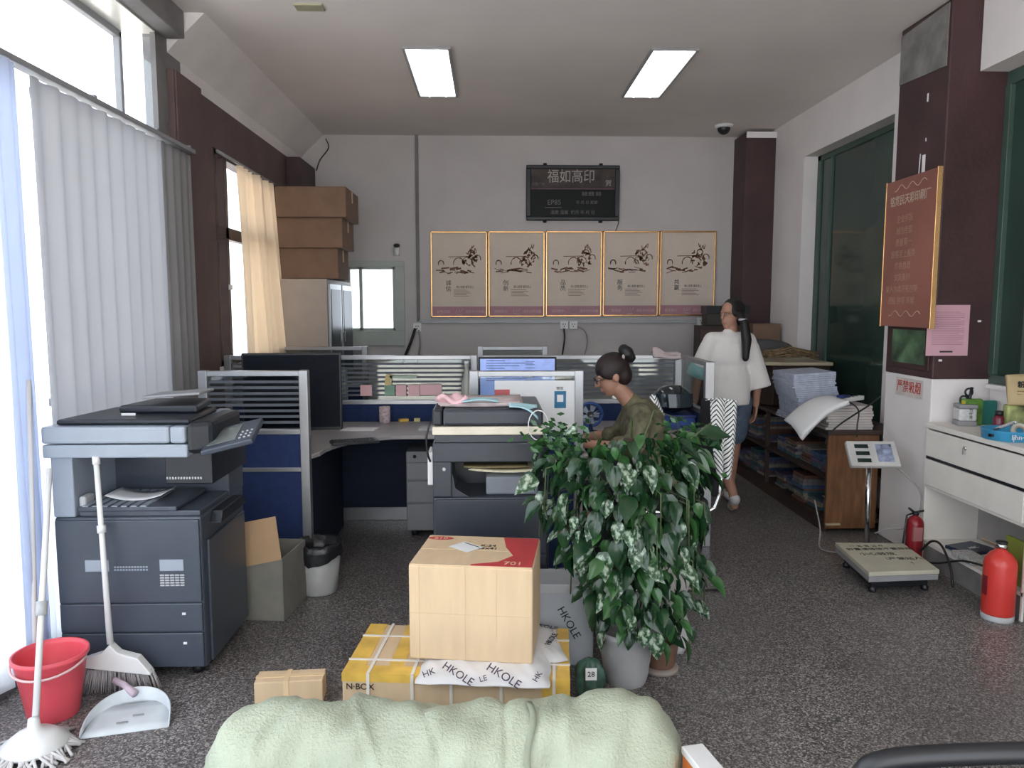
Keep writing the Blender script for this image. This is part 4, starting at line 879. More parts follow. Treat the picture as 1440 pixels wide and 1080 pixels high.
while cnt < 296:
    z = random.choice([random.uniform(.22, 1.13), random.uniform(.55, 1.08)]); l, r_ = hw(z); th = random.uniform(0, 2*pi) if random.random() < .35 else random.uniform(pi, 2*pi)
    ex = random.uniform(.55, 1.0); cx_ = cos(th); x = (r_ if cx_ > 0 else l)*cx_*ex; y = .24*sin(th)*ex*min(1, 1.3*(l+r_)/.7)
    if z < .32 and abs(x+.0) < .16 and y < -.05 and random.random() < .35: continue
    if x < -.30 and z < .66: continue
    if z > 1.0 and -.19 < x < .14: continue
    az = math.atan2(y, x)-pi/2+random.uniform(-.5, .5); sc = random.uniform(.7, 1.35)
    if z > 1.08: sc *= .7
    me = LVY if cnt == 12 else random.choice(LV if x < .05 else LV[:3]+LV[4:6]+[LV[3]])
    pit = random.uniform(-1.5, -.35) if z < 1.0 else random.uniform(-1.1, .2)
    addleaf(me, (x, y, z), az, pit, random.uniform(-1.0, 1.0), sc); cnt += 1
st = MB(); fine = MB()
for k in range(34):
    th = random.uniform(0, 2*pi); z = random.uniform(.5, 1.14); l, r_ = hw(z); x = (r_ if cos(th) > 0 else l)*cos(th)*.9; y = .22*sin(th)
    st.tube([(0, 0, max(.25, z-.25)), (x*.5, y*.5, z+.04), (x, y, z), (x*1.02, y*1.02, max(.25, z-.18))], .0032, 5)
st.tube([(.16, -.05, .95), (.22, -.08, 1.05), (.32, -.08, 1.13)], .003, 5); st.build('stems', M_stem, pl)
# fine foliage at the top and the inner mass of leaves (too many to count)
for (cx_, cy_, cz_, n_, rr) in ((-.30, -.02, 1.06, 110, .15), (.24, .02, 1.06, 90, .14), (-.25, -.05, 1.0, 60, .14), (.18, .05, .98, 60, .16)):
    for k in range(n_):
        p0 = Vector((cx_+random.gauss(0, rr*.4), cy_+random.gauss(0, .07), cz_+random.gauss(0, .04))); a = random.uniform(0, 2*pi); Ln = random.uniform(.025, .05)
        d_ = Vector((cos(a), sin(a)*.6, random.uniform(-.9, .5))).normalized(); s_ = d_.cross(Vector((0, 1, .2))).normalized()*Ln*.22
        fine.add([p0, p0+d_*Ln*.5+s_, p0+d_*Ln, p0+d_*Ln*.5-s_], [(0, 1, 2, 3)], mi=random.choice([0, 1, 1]))
for k in range(420):
    z = random.uniform(.26, 1.08); l, r_ = hw(z); th = random.uniform(pi*.95, pi*2.05); ex = random.uniform(.2, .95); x = (r_ if cos(th) > 0 else l)*cos(th)*ex; y = .20*sin(th)*ex
    if (x < -.30 and z < .66) or (z < .36 and abs(x) < .15 and y < 0): continue
    me = LV[random.choice([0, 1, 2, 5])]; M4 = T(x, y, z) @ Matrix.Rotation(math.atan2(y, x)-pi/2+random.uniform(-.7, .7), 4, 'Z') @ Matrix.Rotation(random.uniform(-1.5, -.5), 4, 'X') @ Matrix.Rotation(random.uniform(-.6, .6), 4, 'Y') @ Matrix.Scale(random.uniform(.6, 1.0), 4)
    fine.add([v_.co for v_ in me.vertices], [tuple(p_.vertices) for p_ in me.polygons], M4, random.choice([0, 0, 1]), True)
fine.build('small_leaves', [M_leaf, M_leaf2], pl, kind='stuff')
# second plant pot and shoe-like boots etc
t = thing('brown_pot', 'brown glazed plant pot with leaves, right of the grey ribbed pot', 'plant pot', (.745, 3.24, 0))
MB().lathe([(.055, 0), (.058, .012), (.07, .05), (.078, .11), (.072, .135), (.066, .135), (.06, .1), (0, .09)], n=32, cap=False).build('pot', M_clay, t)
MB().lathe([(.08, 0), (.082, .014), (.07, .02)], n=32).build('saucer', mat('pale_saucer', (.30, .25, .22), .6), t)
MB().tube([(0, 0, .1), (-.01, 0, .3), (.0, .0, .42)], [.012, .009, .006], 8).build('stem', M_dwood, t)
for k in range(10):
    a = k*2.4; o = bpy.data.objects.new('leaf', LV[k % 6]); COL.objects.link(o); o.parent = t; o.matrix_local = T(.06*cos(a), .06*sin(a), .28+.02*(k % 5)) @ Matrix.Rotation(a-pi/2, 4, 'Z') @ Matrix.Rotation(-1.0, 4, 'X') @ Matrix.Scale(.8, 4)
t = thing('green_bag', 'dark green plastic bag on the floor left of the grey ribbed pot', 'bag', (.40, 2.99, 0))
random.seed(5)
def gb(u, v):
    a = 2*pi*u; ph = pi*v; r = .055*sin(ph)**.7*(1+.12*sin(5*a+v*6)+.08*sin(9*a)); return (r*cos(a)*1.1, r*sin(a), .085*(1-cos(ph)))
MB().grid(gb, 40, 18).build('bag', mat('dark_green_film', (.045, .10, .075), .25, var=.5, scale=20, bump=.5, bscale=30), t)
t2 = B(-.025, .02, -.003, 0, .10, .15).build('tag', M_paper, t); t2.location = (0, -.062, .01); text('lettering', '28', .03, M_ink, T(-.003, -.067, .135) @ FACE_CAM, t)

# ================= CHAIRS =================
t = thing('cantilever_chair', 'black cantilever chair with chrome tube frame at the right desk', 'chair', (1.0, 4.38, 0))
fr = MB()
def arc(pts): return pts
for s in (-1, 1):
    y = .225*s
    fr.tube([(.30, y, .012), (-.20, y, .012), (-.245, y, .03), (-.26, y, .08), (-.26, y, .40), (-.24, y, .445), (-.18, y, .46), (.20, y, .455), (.245, y, .48), (.27, y, .56), (.30, y, 1.02)], .013, 10)
fr.tube([(.28, -.225, .012), (.315, -.20, .012), (.33, 0, .012), (.315, .20, .012), (.28, .225, .012)], .013, 10); fr.build('frame', M_steel, t)
MB().box(-.22, .22, -.21, .21, .46, .52).build('seat', mat('black_fabric', (.012, .012, .013), .9), t, bev=.02)
MB().grid(lambda u, v: (.265+.045*v+.03*(2*u-1)**2*-1+.03, -.22+.44*u, .54+.50*v), 10, 8).build('backrest', mat('black_fabric2', (.010, .010, .012), .9), t).modifiers.new('s', 'SOLIDIFY').thickness = .035
t = thing('scarf', 'black and white zigzag striped garment hanging over the chair backrest', 'garment', (1.23, 4.14, 0))
def scf(u, v):
    s = v*1.25; x = -.0
    if s < .12: return (-.06+s*.8+.05*u*.3, -.02+.02*u, 1.085+.01*sin(s*20))
    zz_ = 1.085-(s-.12)*.37; wd = .14*(1-.38*(s-.12)**2); c_ = .065+.02*s
    return (c_-wd*.5+wd*u-.03+.0*s, -.01+.018*sin(u*12+s*2), zz_+(-.02*sin(pi*u) if v > .9 else 0))
MB().grid(scf, 16, 30).build('cloth', M_zig, t).modifiers.new('s', 'SOLIDIFY').thickness = .006
# foreground mesh chair
t = thing('office_chair', 'black mesh office chair back at the bottom right corner', 'chair', (.88, 1.13, -.0))
rim = []
for k in range(25): a = pi*k/24; rim.append((-.27*cos(a)*(1.0), .06-.08*sin(a)*.6, .775+.112*sin(a)**.35))
rim = [(-.27, .10, .50)]+rim+[(.27, .10, .50)]
MB().tube(rim+[rim[0]], .017, 10).build('back_frame', M_black, t)
bm = MB()
for k in range(40):
    z = .50+k*.0082; bm.tube([(-.26, .085, z), (0, .03, z+.0), (.26, .085, z)], .0016, 4)
for k in range(50):
    x = -.255+k*.0104; bm.tube([(x, .03+.055*(x/.26)**2+(.012), .52), (x, .03+.055*(x/.26)**2-.0, .85-.06*(abs(x)/.26)**4)], .0014, 4)
bm.build('back_mesh', M_black, t, kind='stuff')
B(-.25, .25, -.48, .02, .44, .50).build('seat', M_black, t, bev=.03); MB().tube([(0, .12, .55), (0, .12, .42), (0, -.1, .40)], .022, 8).build('spine', M_black, t)
MB().tube([(0, -.22, .44), (0, -.22, .10)], .028, 12).build('gas_column', M_steel, t)
for k in range(5):
    a = k*2*pi/5+.3; o = MB().tube([(0, -.22, .10), (.28*cos(a), -.22+.28*sin(a), .065)], [.025, .016], 8).build('leg', M_black, t)
    MB().ell((.28*cos(a), -.22+.28*sin(a), .027), (.027, .027, .027), n=12, m=8).build('caster', M_black, o)

# ================= PEOPLE =================
def head(m_, c, s, yaw, tilt=0):
    M = T(*c) @ RZ(yaw) @ RX(tilt)   # local face looks to -y
    m_.ell((0, .012, .035), (.074, .092, .088), M, 20, 14); m_.ell((0, -.022, -.03), (.055, .062, .078), M, 18, 12); m_.ell((0, -.045, -.085), (.028, .028, .022), M, 12, 8)
    m_.cap(M @ Vector((0, -.088, .018)), .010, M @ Vector((0, -.102, -.018)), .014, 8)
    m_.ell((0, -.083, -.050), (.022, .010, .006), M, 10, 6); m_.ell((0, -.081, -.062), (.020, .010, .007), M, 10, 6)
    for s_ in (-1, 1): m_.ell((.074*s_, .012, -.002), (.010, .020, .030), M, 10, 8); m_.ell((.03*s_, -.075, .026), (.016, .012, .008), M, 10, 6)
    return M
def face_bits(M, p_):
    for s_ in (-1, 1):
        e = MB().ell((.029*s_, -.081, .010), (.011, .008, .007), M, 10, 6).build('eye', mat('eye_white', (.6, .58, .55), .3), p_); MB().ell((.029*s_, -.087, .010), (.005, .004, .005), M, 8, 6).build('pupil', M_ink, e)
def hand(m_, w_, d, n, r=.0075):
    # w wrist, d pointing direction, n palm normal; palm, four curled fingers, thumb from the side
    d = Vector(d).normalized(); n = Vector(n).normalized(); s = d.cross(n).normalized(); w_ = Vector(w_)
    for k in range(4):
        off = s*(-.027+.018*k); m_.cap(w_+d*.01+off*.7, .013, w_+d*.075+off, .011, 8)
        Lg = (.030, .036, .034, .026)[k]; a = w_+d*.078+off; b = a+d*Lg+n*.008; c = b+(d*.8+n*.6)*Lg*.75; e = c+(d*.5+n*.9)*Lg*.45
        m_.cap(a, r*1.1, b, r, 8); m_.cap(b, r, c, r*.95, 8); m_.cap(c, r*.95, e, r*.85, 8)
    a = w_-s*.030+d*.025; b = a-s*.018+d*.025+n*.008; c = b-s*.006+d*.03+n*.010; m_.cap(w_-s*.015+d*.005, .013, a, .012, 8); m_.cap(a, .012, b, .010, 8); m_.cap(b, .010, c, .008, 8)

# standing woman, walking away, seen from behind
sw = thing('person', 'standing woman in white top and denim shorts with black ponytail, walking away', 'person', (1.87, 5.95, 0))
L0 = Vector((1.87, 5.95, 0))
def W_(x, y, z): return Vector((x, y, z))
bd = MB()
Mh = head(bd, (.015, .05, 1.525), 1, -58-0)      # looks ahead left: face direction rotated from -y
bd.cap((.02, .05, 1.45), .048, (.01, .03, 1.35), .052)
bd.cap((-.13, .02, 1.33), .05, (.13, .02, 1.33), .05); bd.ell((0, .02, 1.22), (.155, .095, .17)); bd.ell((0, .02, 1.03), (.125, .085, .15)); bd.ell((0, .01, .90), (.165, .11, .13))
# left leg trailing (heel lifted), right leg forward
bd.cap((-.08, .01, .86), .088, (-.06, -.02, .50), .056); bd.cap((-.06, -.02, .49), .055, (-.055, -.10, .36), .055); bd.cap((-.055, -.10, .36), .054, (-.02, -.24, .17), .034)
bd.cap((-.02, -.24, .16), .034, (.0, -.21, .07), .034); bd.cap((.0, -.23, .12), .032, (.01, -.12, .03), .026)
bd.cap((.085, .01, .86), .088, (.09, .12, .50), .056); bd.cap((.09, .12, .49), .055, (.09, .16, .36), .052); bd.cap((.09, .16, .36), .052, (.09, .20, .09), .033); bd.cap((.09, .19, .05), .034, (.09, .33, .03), .026)
# arms
bd.cap((-.17, .02, 1.31), .046, (-.235, .06, 1.05), .038); bd.cap((-.235, .06, 1.05), .037, (-.22, .17, .84), .026); hand(bd, (-.22, .175, .83), (.05, .2, -.9), (1, 0, 0))
bd.cap((.17, .02, 1.31), .046, (.225, -.01, 1.05), .038); bd.cap((.225, -.01, 1.05), .037, (.235, .05, .82), .026); hand(bd, (.235, .053, .81), (-.02, .12, -1), (-1, 0, 0))
remesh(bd.build('body', M_skin, sw), .0065, 5)
top = MB(); top.cap((-.13, .02, 1.33), .068, (.13, .02, 1.33), .068); top.ell((0, .02, 1.21), (.175, .12, .19)); top.ell((0, .01, 1.02), (.175, .125, .20)); top.tube([(0, .0, 1.05), (0, .0, .93), (0, 0, .83)], [.15, .165, .17], 24, M=Matrix.Diagonal((1, .75, 1, 1))); top.cap((0, .035, 1.36), .062, (0, .035, 1.375), .058)
for s_, e in ((-1, (-.245, .06, 1.04)), (1, (.25, -.01, .96))):
    top.cap((.14*s_, .02, 1.33), .068, (.19*s_, .03, 1.20), .072); top.tube([(.16*s_, .02, 1.28), e], [.072, .082], 18)
o = remesh(top.build('top', M_shirt, sw), .009, 5)
tt = MB().tube([(-.215, .045, 1.13), (-.245, .058, 1.045)], [.081, .0845], 20).build('sleeve_print', M_teal, sw)
sh = MB(); sh.ell((0, .01, .88), (.18, .125, .13)); sh.cap((-.085, .01, .84), .105, (-.068, -.0, .57), .088); sh.cap((.09, .02, .84), .105, (.092, .09, .58), .088)
remesh(sh.build('denim_shorts', M_denim, sw), .009, 4)
hr = MB(); hr.ell((0, .030, .045), (.084, .098, .094), Mh, 20, 14); hr.ell((0, .055, -.01), (.075, .07, .075), Mh, 16, 10)
for s_ in (-1, 1): hr.ell((.065*s_, -.005, .036), (.018, .062, .048), Mh, 10, 8)
bk = Mh @ Vector((0, .12, .02))
hr.cap((.05, -.055, 1.53), .026, (.072, -.10, 1.47), .030); hr.cap((.072, -.10, 1.47), .032, (.085, -.125, 1.34), .040); hr.cap((.085, -.125, 1.34), .040, (.08, -.13, 1.20), .026)
remesh(hr.build('hair', M_hair, sw), .008, 3)
MB().lathe([(.031, -.008), (.033, 0), (.031, .008)], (.064, -.085, 1.495), 14).build('hair_tie', M_lgrey, sw)
face_bits(Mh, sw)
gs = MB()
for s_ in (-1, 1): gs.tube([Mh @ Vector((.03*s_+.02*cos(a*pi/6), -.096, .010+.016*sin(a*pi/6))) for a in range(13)], .0014, 5); gs.tube([Mh @ Vector((.05*s_, -.095, .012)), Mh @ Vector((.076*s_, -.01, .012))], .0014, 5)
gs.build('glasses', M_black, sw)
Msh = mat('white_shoe_rubber', (.55, .53, .53), .6)
s1 = MB(); s1.cap((-.01, -.25, .13), .042, (.008, -.14, .05), .038); s1.cap((.008, -.14, .048), .036, (.015, -.08, .035), .030); o = remesh(s1.build('shoe', Msh, sw), .007, 3)
s1 = MB(); s1.cap((.09, .18, .05), .044, (.09, .29, .042), .038); s1.cap((.09, .29, .04), .036, (.09, .34, .035), .030); remesh(s1.build('shoe', Msh, sw), .007, 3)

# seated woman, facing left, leaning over the desk
st_ = thing('person', 'seated woman in olive patterned shirt with hair bun and glasses, bent over the desk', 'person', (1.0, 4.47, 0))
bd = MB(); Mh = head(bd, (-.30, .0, 1.17), 1, -90, 0)
Mh2 = Mh
bd = MB(); Mt_ = T(-.29, .0, 1.185) @ RZ(-90) @ RX(20)
def head2(m_, M):
    m_.ell((0, .012, .035), (.074, .092, .088), M, 20, 14); m_.ell((0, -.022, -.03), (.055, .062, .078), M, 18, 12); m_.ell((0, -.045, -.085), (.028, .028, .022), M, 12, 8)
    m_.cap(M @ Vector((0, -.088, .018)), .010, M @ Vector((0, -.102, -.018)), .014, 8)
    m_.ell((0, -.083, -.050), (.022, .010, .006), M, 10, 6); m_.ell((0, -.081, -.062), (.020, .010, .007), M, 10, 6)
    for s_ in (-1, 1): m_.ell((.074*s_, .012, -.002), (.010, .020, .030), M, 10, 8); m_.ell((.03*s_, -.075, .026), (.016, .012, .008), M, 10, 6)
head2(bd, Mt_)
bd.cap((-.25, 0, 1.12), .047, (-.17, 0, 1.02), .052)
bd.cap((-.15, -.13, .98), .05, (-.15, .13, .98), .05); bd.ell((-.11, 0, .88), (.10, .155, .17)); bd.ell((-.03, 0, .70), (.10, .13, .16)); bd.ell((.02, 0, .60), (.13, .165, .10))
for s_ in (-1, 1):
    bd.cap((0, .09*s_, .60), .085, (-.42, .10*s_, .60), .060); bd.cap((-.42, .10*s_, .59), .058, (-.40, .11*s_, .38), .050); bd.cap((-.40, .11*s_, .38), .050, (-.30, .11*s_, .09), .033); bd.cap((-.30, .11*s_, .05), .034, (-.42, .11*s_, .035), .026)
bd.cap((-.15, -.17, .96), .045, (-.20, -.21, .80), .038); bd.cap((-.20, -.21, .80), .036, (-.47, -.06, .80), .025); hand(bd, (-.48, -.055, .80), (-1, .15, -.05), (0, 0, -1))
bd.cap((-.15, .17, .96), .045, (-.22, .24, .81), .038); bd.cap((-.22, .24, .81), .036, (-.46, .14, .80), .025); hand(bd, (-.47, .14, .80), (-1, .0, -.05), (0, 0, -1))
remesh(bd.build('body', M_skin, st_), .0065, 5)
tp_ = MB(); tp_.cap((-.14, -.12, .97), .075, (-.14, .12, .97), .075); tp_.ell((-.10, 0, .87), (.135, .195, .19)); tp_.ell((-.02, 0, .70), (.14, .175, .18)); tp_.ell((.02, 0, .60), (.16, .20, .10)); tp_.cap((-.15, 0, 1.0), .07, (-.17, 0, 1.03), .062)
for s_ in (-1, 1): tp_.cap((-.14, .16*s_, .95), .066, (-.195, .215*s_, .81), .066); tp_.cap((-.195, .215*s_, .81), .06, (-.27, .17*s_, .81), .055)
remesh(tp_.build('shirt', M_olive, st_), .009, 4)
tr = MB()
for s_ in (-1, 1): tr.cap((0, .09*s_, .60), .095, (-.42, .10*s_, .60), .072); tr.cap((-.42, .10*s_, .59), .070, (-.335, .11*s_, .14), .058)
remesh(tr.build('trousers', mat('black_trousers', (.015, .015, .02), .9), st_), .010, 3)
hr = MB(); hr.ell((0, .020, .052), (.084, .104, .090), Mt_, 20, 14); hr.ell((0, .06, -.005), (.07, .062, .07), Mt_, 16, 10)
for s_ in (-1, 1): hr.ell((.064*s_, .000, .038), (.019, .066, .046), Mt_, 10, 8)
remesh(hr.build('hair', mat('dark_brown_hair', (.016, .007, .006), .6, var=.3, scale=40), st_), .008, 3)
bn = MB()
for k in range(9): a = k*2*pi/9; bn.ell((.028*cos(a), .0+.0, .028*sin(a)), (.022, .026, .022), Mt_ @ T(0, .128, .10) @ RX(20) @ Matrix.Scale(1.25, 4), 10, 8)
bn.ell((0, 0, 0), (.045, .042, .045), Mt_ @ T(0, .128, .10), 12, 8); remesh(bn.build('hair_bun', M_hair, st_), .007, 2)
MB().tube([Mt_ @ T(0, .09, .085) @ RX(-40) @ Vector((.045*cos(a*pi/8), 0.0, .045*sin(a*pi/8))) for a in range(17)], .009, 8).build('scrunchie', mat('pale_scrunchie', (.45, .38, .36), .8, var=.5, scale=60), st_)
face_bits(Mt_, st_)
gs = MB()
for s_ in (-1, 1): gs.tube([Mt_ @ Vector((.03*s_+.022*cos(a*pi/6), -.098, .010+.018*sin(a*pi/6))) for a in range(13)], .0026, 5); gs.tube([Mt_ @ Vector((.052*s_, -.096, .012)), Mt_ @ Vector((.077*s_, -.0, .012))], .0024, 5)
gs.build('glasses', M_black, st_)
for s_ in (-1, 1):
    s1 = MB(); s1.cap((-.30, .11*s_, .05), .046, (-.39, .11*s_, .04), .038); s1.cap((-.39, .11*s_, .038), .035, (-.43, .11*s_, .034), .030); remesh(s1.build('shoe', M_black, st_), .008, 2)
MB().grid(lambda u, v: (-.07+.05*u+.03*v, -.02-.05*v, 1.065-.09*v+.02*sin(u*4)), 8, 6).build('collar_ribbon', M_zig, st_).modifiers.new('s', 'SOLIDIFY').thickness = .004

# ================= RIGHT SIDE =================
# long low table with shelves
t = thing('shelf_table', 'long low wooden table with open shelves along the right wall', 'table', (2.36, 5.24, 0)); Ld = 2.32; Wd = .36
B(0, Wd, 0, .03, .03, .70).build('end_panel', M_wood, t, bev=.003); B(0, .03, 1.2, 1.23, .03, .70).build('divider', M_dwood, t); B(0, Wd+.2, Ld-.03, Ld, .03, .70).build('end_panel', M_dwood, t)
B(-.01, .55, -.01, Ld+.01, .70, .73).build('table_top', M_dwood, t, bev=.004); B(.0, .54, .03, Ld-.03, .06, .09).build('shelf', M_dwood, t); B(.0, .54, .03, Ld-.03, .38, .40).build('shelf', M_dwood, t); B(.0, .02, .03, Ld-.03, .0, .06).build('plinth', M_dwood, t)
B(-.002, .10, -.02, 0, .06, .07).build('trim_strip', M_cream, t)
random.seed(31); cols = [mat('printed_cover_%s' % n_, c_, .6, var=.4, scale=25) for n_, c_ in (('teal', (.04, .10, .12)), ('violet', (.10, .08, .14)), ('grey', (.16, .15, .15)), ('blue', (.05, .09, .18)), ('cream', (.25, .22, .18)), ('rust', (.14, .06, .04)))]
for lvl, z0_ in ((0, .402), (1, .092)):
    y = 5.30; nb = 0
    while y < 7.3:
        wd_ = random.uniform(.16, .26); hg = random.uniform(.08, .24 if lvl == 0 else .22)
        if not (6.40 < y+wd_ and y < 6.5):
            t = thing('paper_bundle', 'printed sheet bundle on the '+('upper', 'bottom')[lvl]+' shelf, '+('nearest to', 'second from', 'third from', 'fourth from', 'fifth from', 'sixth from', 'seventh from', 'eighth from', 'ninth from', 'tenth from', 'eleventh from')[nb]+' the wooden end panel', 'paper stack', (2.42+random.uniform(-.02, .03), y, z0_), random.uniform(-.04, .04), 'printed bundles on the '+('upper', 'bottom')[lvl]+' shelf of the long table')
            k = 0; zz_ = 0; nb += 1
            while zz_ < hg:
                th_ = random.uniform(.012, .03); dx = random.uniform(-.015, .015); B(dx, .30+dx, 0, wd_-.02, zz_, zz_+th_-.001).build('sheet_block', random.choice(cols), t); zz_ += th_
        y += wd_+.01
# big blue-grey paper stack on the table
t = thing('paper_stack', 'tall curved stack of bluish printed paper on the long table', 'paper stack', (2.45, 5.85, .732))
random.seed(8); zz_ = 0
for k in range(24):
    th_ = .0155; dx = .025*sin(k*.25)+random.uniform(-.006, .006)+.0; B(-.16+dx, .16+dx, -.22, .20, zz_, zz_+th_-.0012).build('sheet_block', M_pap2, t, bev=.002).rotation_euler = (0, -.02-.0018*k, random.uniform(-.02, .02)); zz_ += th_
t = thing('paper_stack', 'wide pile of off white paper wrapped bundles at the near end of the table', 'paper stack', (2.52, 5.40, .732))
zz_ = 0
for k in range(9): B(-.16+random.uniform(-.015, .015), .16+random.uniform(-.01, .01), -.13, .17, zz_, zz_+.018).build('sheet_block', mat('dull_white_paper', (.48, .44, .42), .85, var=.12), t, bev=.003); zz_ += .019
t = thing('paper_bag', 'white paper bag slumped over the near corner of the long table', 'bag', (2.32, 5.36, .80))
MB().grid(lambda u, v: (-.16+.32*u, -.16+.30*v, .05*sin(pi*u)*(.6+.4*sin(v*3))+.12*(u)-.05*(1-u)**2-.08*(1-v)**2*(1-u)), 14, 12).build('bag', M_paper, t).modifiers.new('s', 'SOLIDIFY').thickness = -.03
t = thing('power_strip', 'white power strip with blue plug on the paper pile', 'power strip', (2.58, 5.38, .925), R(35))
B(-.12, .12, -.025, .025, 0, .03).build('strip', M_wht, t, bev=.005)
for k in range(3): MB().lathe([(.014, .03), (.012, .032)], (-.04+.05*k, 0, 0), 12).build('socket', M_black, t)
B(-.16, -.07, -.03, .03, .03, .05).build('plug', mat('blue_plug', (.01, .02, .12), .4), t, bev=.008)
MB().tube(sm([(2.68, 5.18, .98), (2.58, 5.14, .92), (2.46, 5.10, .86), (2.36, 5.08, .80), (2.30, 5.10, .73), (2.28, 5.12, .66)]), .006, 7).build('cable', M_cord, label='black cord running down over the white paper bag', cat='cord')
MB().tube(sm([(2.52, 5.36, .94), (2.49, 5.10, .90), (2.47, 5.06, .80), (2.46, 5.04, .72)]), .005, 7).build('cable', M_cord, label='black cord hanging from the blue plug to the scale display', cat='cord')
# scale
t = thing('platform_scale', 'floor platform scale with chrome post and display in front of the pillar', 'scale', (0, 0, 0))
P4 = [PZ(1175, 765, .135), PZ(1269, 764, .135), PZ(1328, 804, .135), PZ(1222, 808, .135)]
P4 = [(p_.x, p_.y) for p_ in P4]; P4.reverse()
cx_ = sum(p_[0] for p_ in P4)/4; cy_ = sum(p_[1] for p_ in P4)/4
P4 = [(2.085, 4.06), (2.50, 4.09), (2.555, 4.57), (2.14, 4.60)]
pln = MB().prism(P4, .11, .135); pln.build('platform_plate', M_scale, t, bev=.004)
cx_, cy_ = 2.32, 4.33
MB().prism([((x-cx_)*.985+cx_, (y-cy_)*.985+cy_) for x, y in P4], .075, .109).build('platform_skirt', M_grey, t, bev=.004)
MB().prism([((x-cx_)*.8+cx_, (y-cy_)*.8+cy_) for x, y in P4], .03, .075).build('load_frame', M_black, t)
for x, y in P4: MB().lathe([(.022, 0), (.022, .02), (.010, .03), (.010, .06)], ((x-cx_)*.75+cx_, (y-cy_)*.75+cy_, 0), 12).build('foot', M_black, t)
B(2.30, 2.42, 4.60, 4.78, .03, .075).build('post_bracket', M_grey, t, bev=.004)
MB().tube([(2.40, 4.72, .05), (2.40, 4.74, .62)], .017, 14).build('post', M_steel, t)
d = thing('display_head', None, None, (2.42, 4.74, .66)); d.parent = t; d.rotation_euler = (R(52), 0, R(-4))
B(-.155, .155, -.09, .09, -.02, .02).build('head_case', mat('pale_grey_case', (.52, .51, .49), .45), d, bev=.01)
for k in range(3): B(-.11+.008*k*0, -.025, .035-.05*k, .062-.05*k, .02, .023).build('lcd', M_lcd, d)
B(.02, .12, -.06, .065, .02, .022).build('keypad', mat('blue_red_keypad', (.22, .25, .35), .4, var=.8, scale=25), d)
B(2.385, 2.415, 4.72, 4.76, .58, .65).build('neck', M_black, t)
Mw = T(2.32, 4.40, .1355) @ RZ(1)
for s_, dx, dy, sz in (('一 五 百 公 斤', -.02, .12, .035), ('称重请轻放不要踩踏', .03, .06, .045), ('小心轻放', -.03, -.03, .055), ('（严禁站人）', .09, -.12, .05), ('！', .10, -.2, .05)):
    text('lettering', s_, sz, M_ink, Mw @ T(dx, dy, 0), t, ext=.0004)
MB().tube(sm([(2.52, 4.76, .62), (2.60, 4.70, .55), (2.67, 4.62, .45), (2.66, 4.60, .32), (2.60, 4.62, .22), (2.50, 4.66, .20), (2.44, 4.70, .16)]), .005, 7).build('cable', M_gcord, label='grey cable looping from the scale display down beside the pillar', cat='cable')
MB().tube(sm([(2.26, 5.20, .25), (2.22, 5.0, .10), (2.16, 4.86, .02), (2.22, 4.78, .012), (2.30, 4.80, .012)]), .005, 7).build('cable', M_gcord, label='pale cable on the floor behind the scale', cat='cable')
# things near the far right: reception counter, boxes, bundle
t = thing('counter', 'high brown counter with cream rounded top behind the paper stack', 'counter', (2.30, 6.5, 0))
MB().prism([(.0, .25), (.12, .0), (.62, 0), (.62, .9), (0, .9)], .74, 1.09).build('body', M_dwood, t, bev=.01)
MB().prism([(-.08, .22), (.02, .02), (.16, -.05), (.62, -.05), (.62, .92), (-.08, .92)], 1.09, 1.12).build('top', M_cream, t, bev=.008)
o = MB(); random.seed(12)
for k in range(26):
    a = random.uniform(-.25, .25); y = random.uniform(-.12, .12); o.tube([(-.22, y, .02+random.uniform(0, .07)), (0, y+random.uniform(-.02, .02), .03+random.uniform(0, .09)), (.2, y+a*.2, .02+random.uniform(0, .06))], .006, 5)
o = o.build('cord_bundle', mat('straw_cord', (.22, .15, .08), .9, var=.5, scale=30), label='tangled bundle of straw coloured cords on the cream counter', cat='cord', kind='stuff'); o.location = (2.62, 6.62, 1.125)
t = thing('rolled_bag', 'grey stuffed bag lying on the far end of the cream counter', 'bag', (2.52, 7.15, 1.121))
MB().ell((0, 0, .085), (.32, .13, .085), n=24, m=12).build('bag', mat('dull_grey_cloth', (.10, .095, .10), .8), t)
t = thing('wood_cabinet', 'dark brown low cabinet against the back wall behind the standing woman', 'cabinet', (2.22, 7.76, 0))
B(-.10, .40, 0, .22, 0, 1.40).build('body', M_dwood, t, bev=.005); 
for k in (0, 1): d = B(-.09+k*.245, .145+k*.245, -.015, 0, .1, 1.36).build('door', mat('brown_door', (.075, .04, .032), .5), t, bev=.004); B(.10+k*.06, .115+k*.06, -.025, -.015, .7, .8).build('handle', M_steel, d)
q0 = PY(1012, 449, 7.7); q1 = PY(1080, 420, 7.7)
t = thing('storage_box', 'black lidded box with white tag on the dark cabinet behind the ponytail', 'box', (2.40, 7.86, 1.401))
B(-.20, .22, -.09, .12, 0, .16).build('body', mat('dark_brown_card', (.05, .04, .035), .6), t, bev=.004); B(-.21, .23, -.10, .13, .12, .20).build('lid', M_black, t, bev=.004)
text('lettering', 'Side 31', .05, M_wht, T(.05, -.103, .16) @ FACE_CAM, t); B(-.0, .10, -.098, -.09, .03, .10).build('tag', M_lgrey, t)
carton('carton', 2.62, 2.90, 7.62, 7.96, 0, 1.42, 'tall brown carton in the far right corner behind the woman', mat('dull_brown_cardboard', (.20, .125, .085), .85), tape=False)
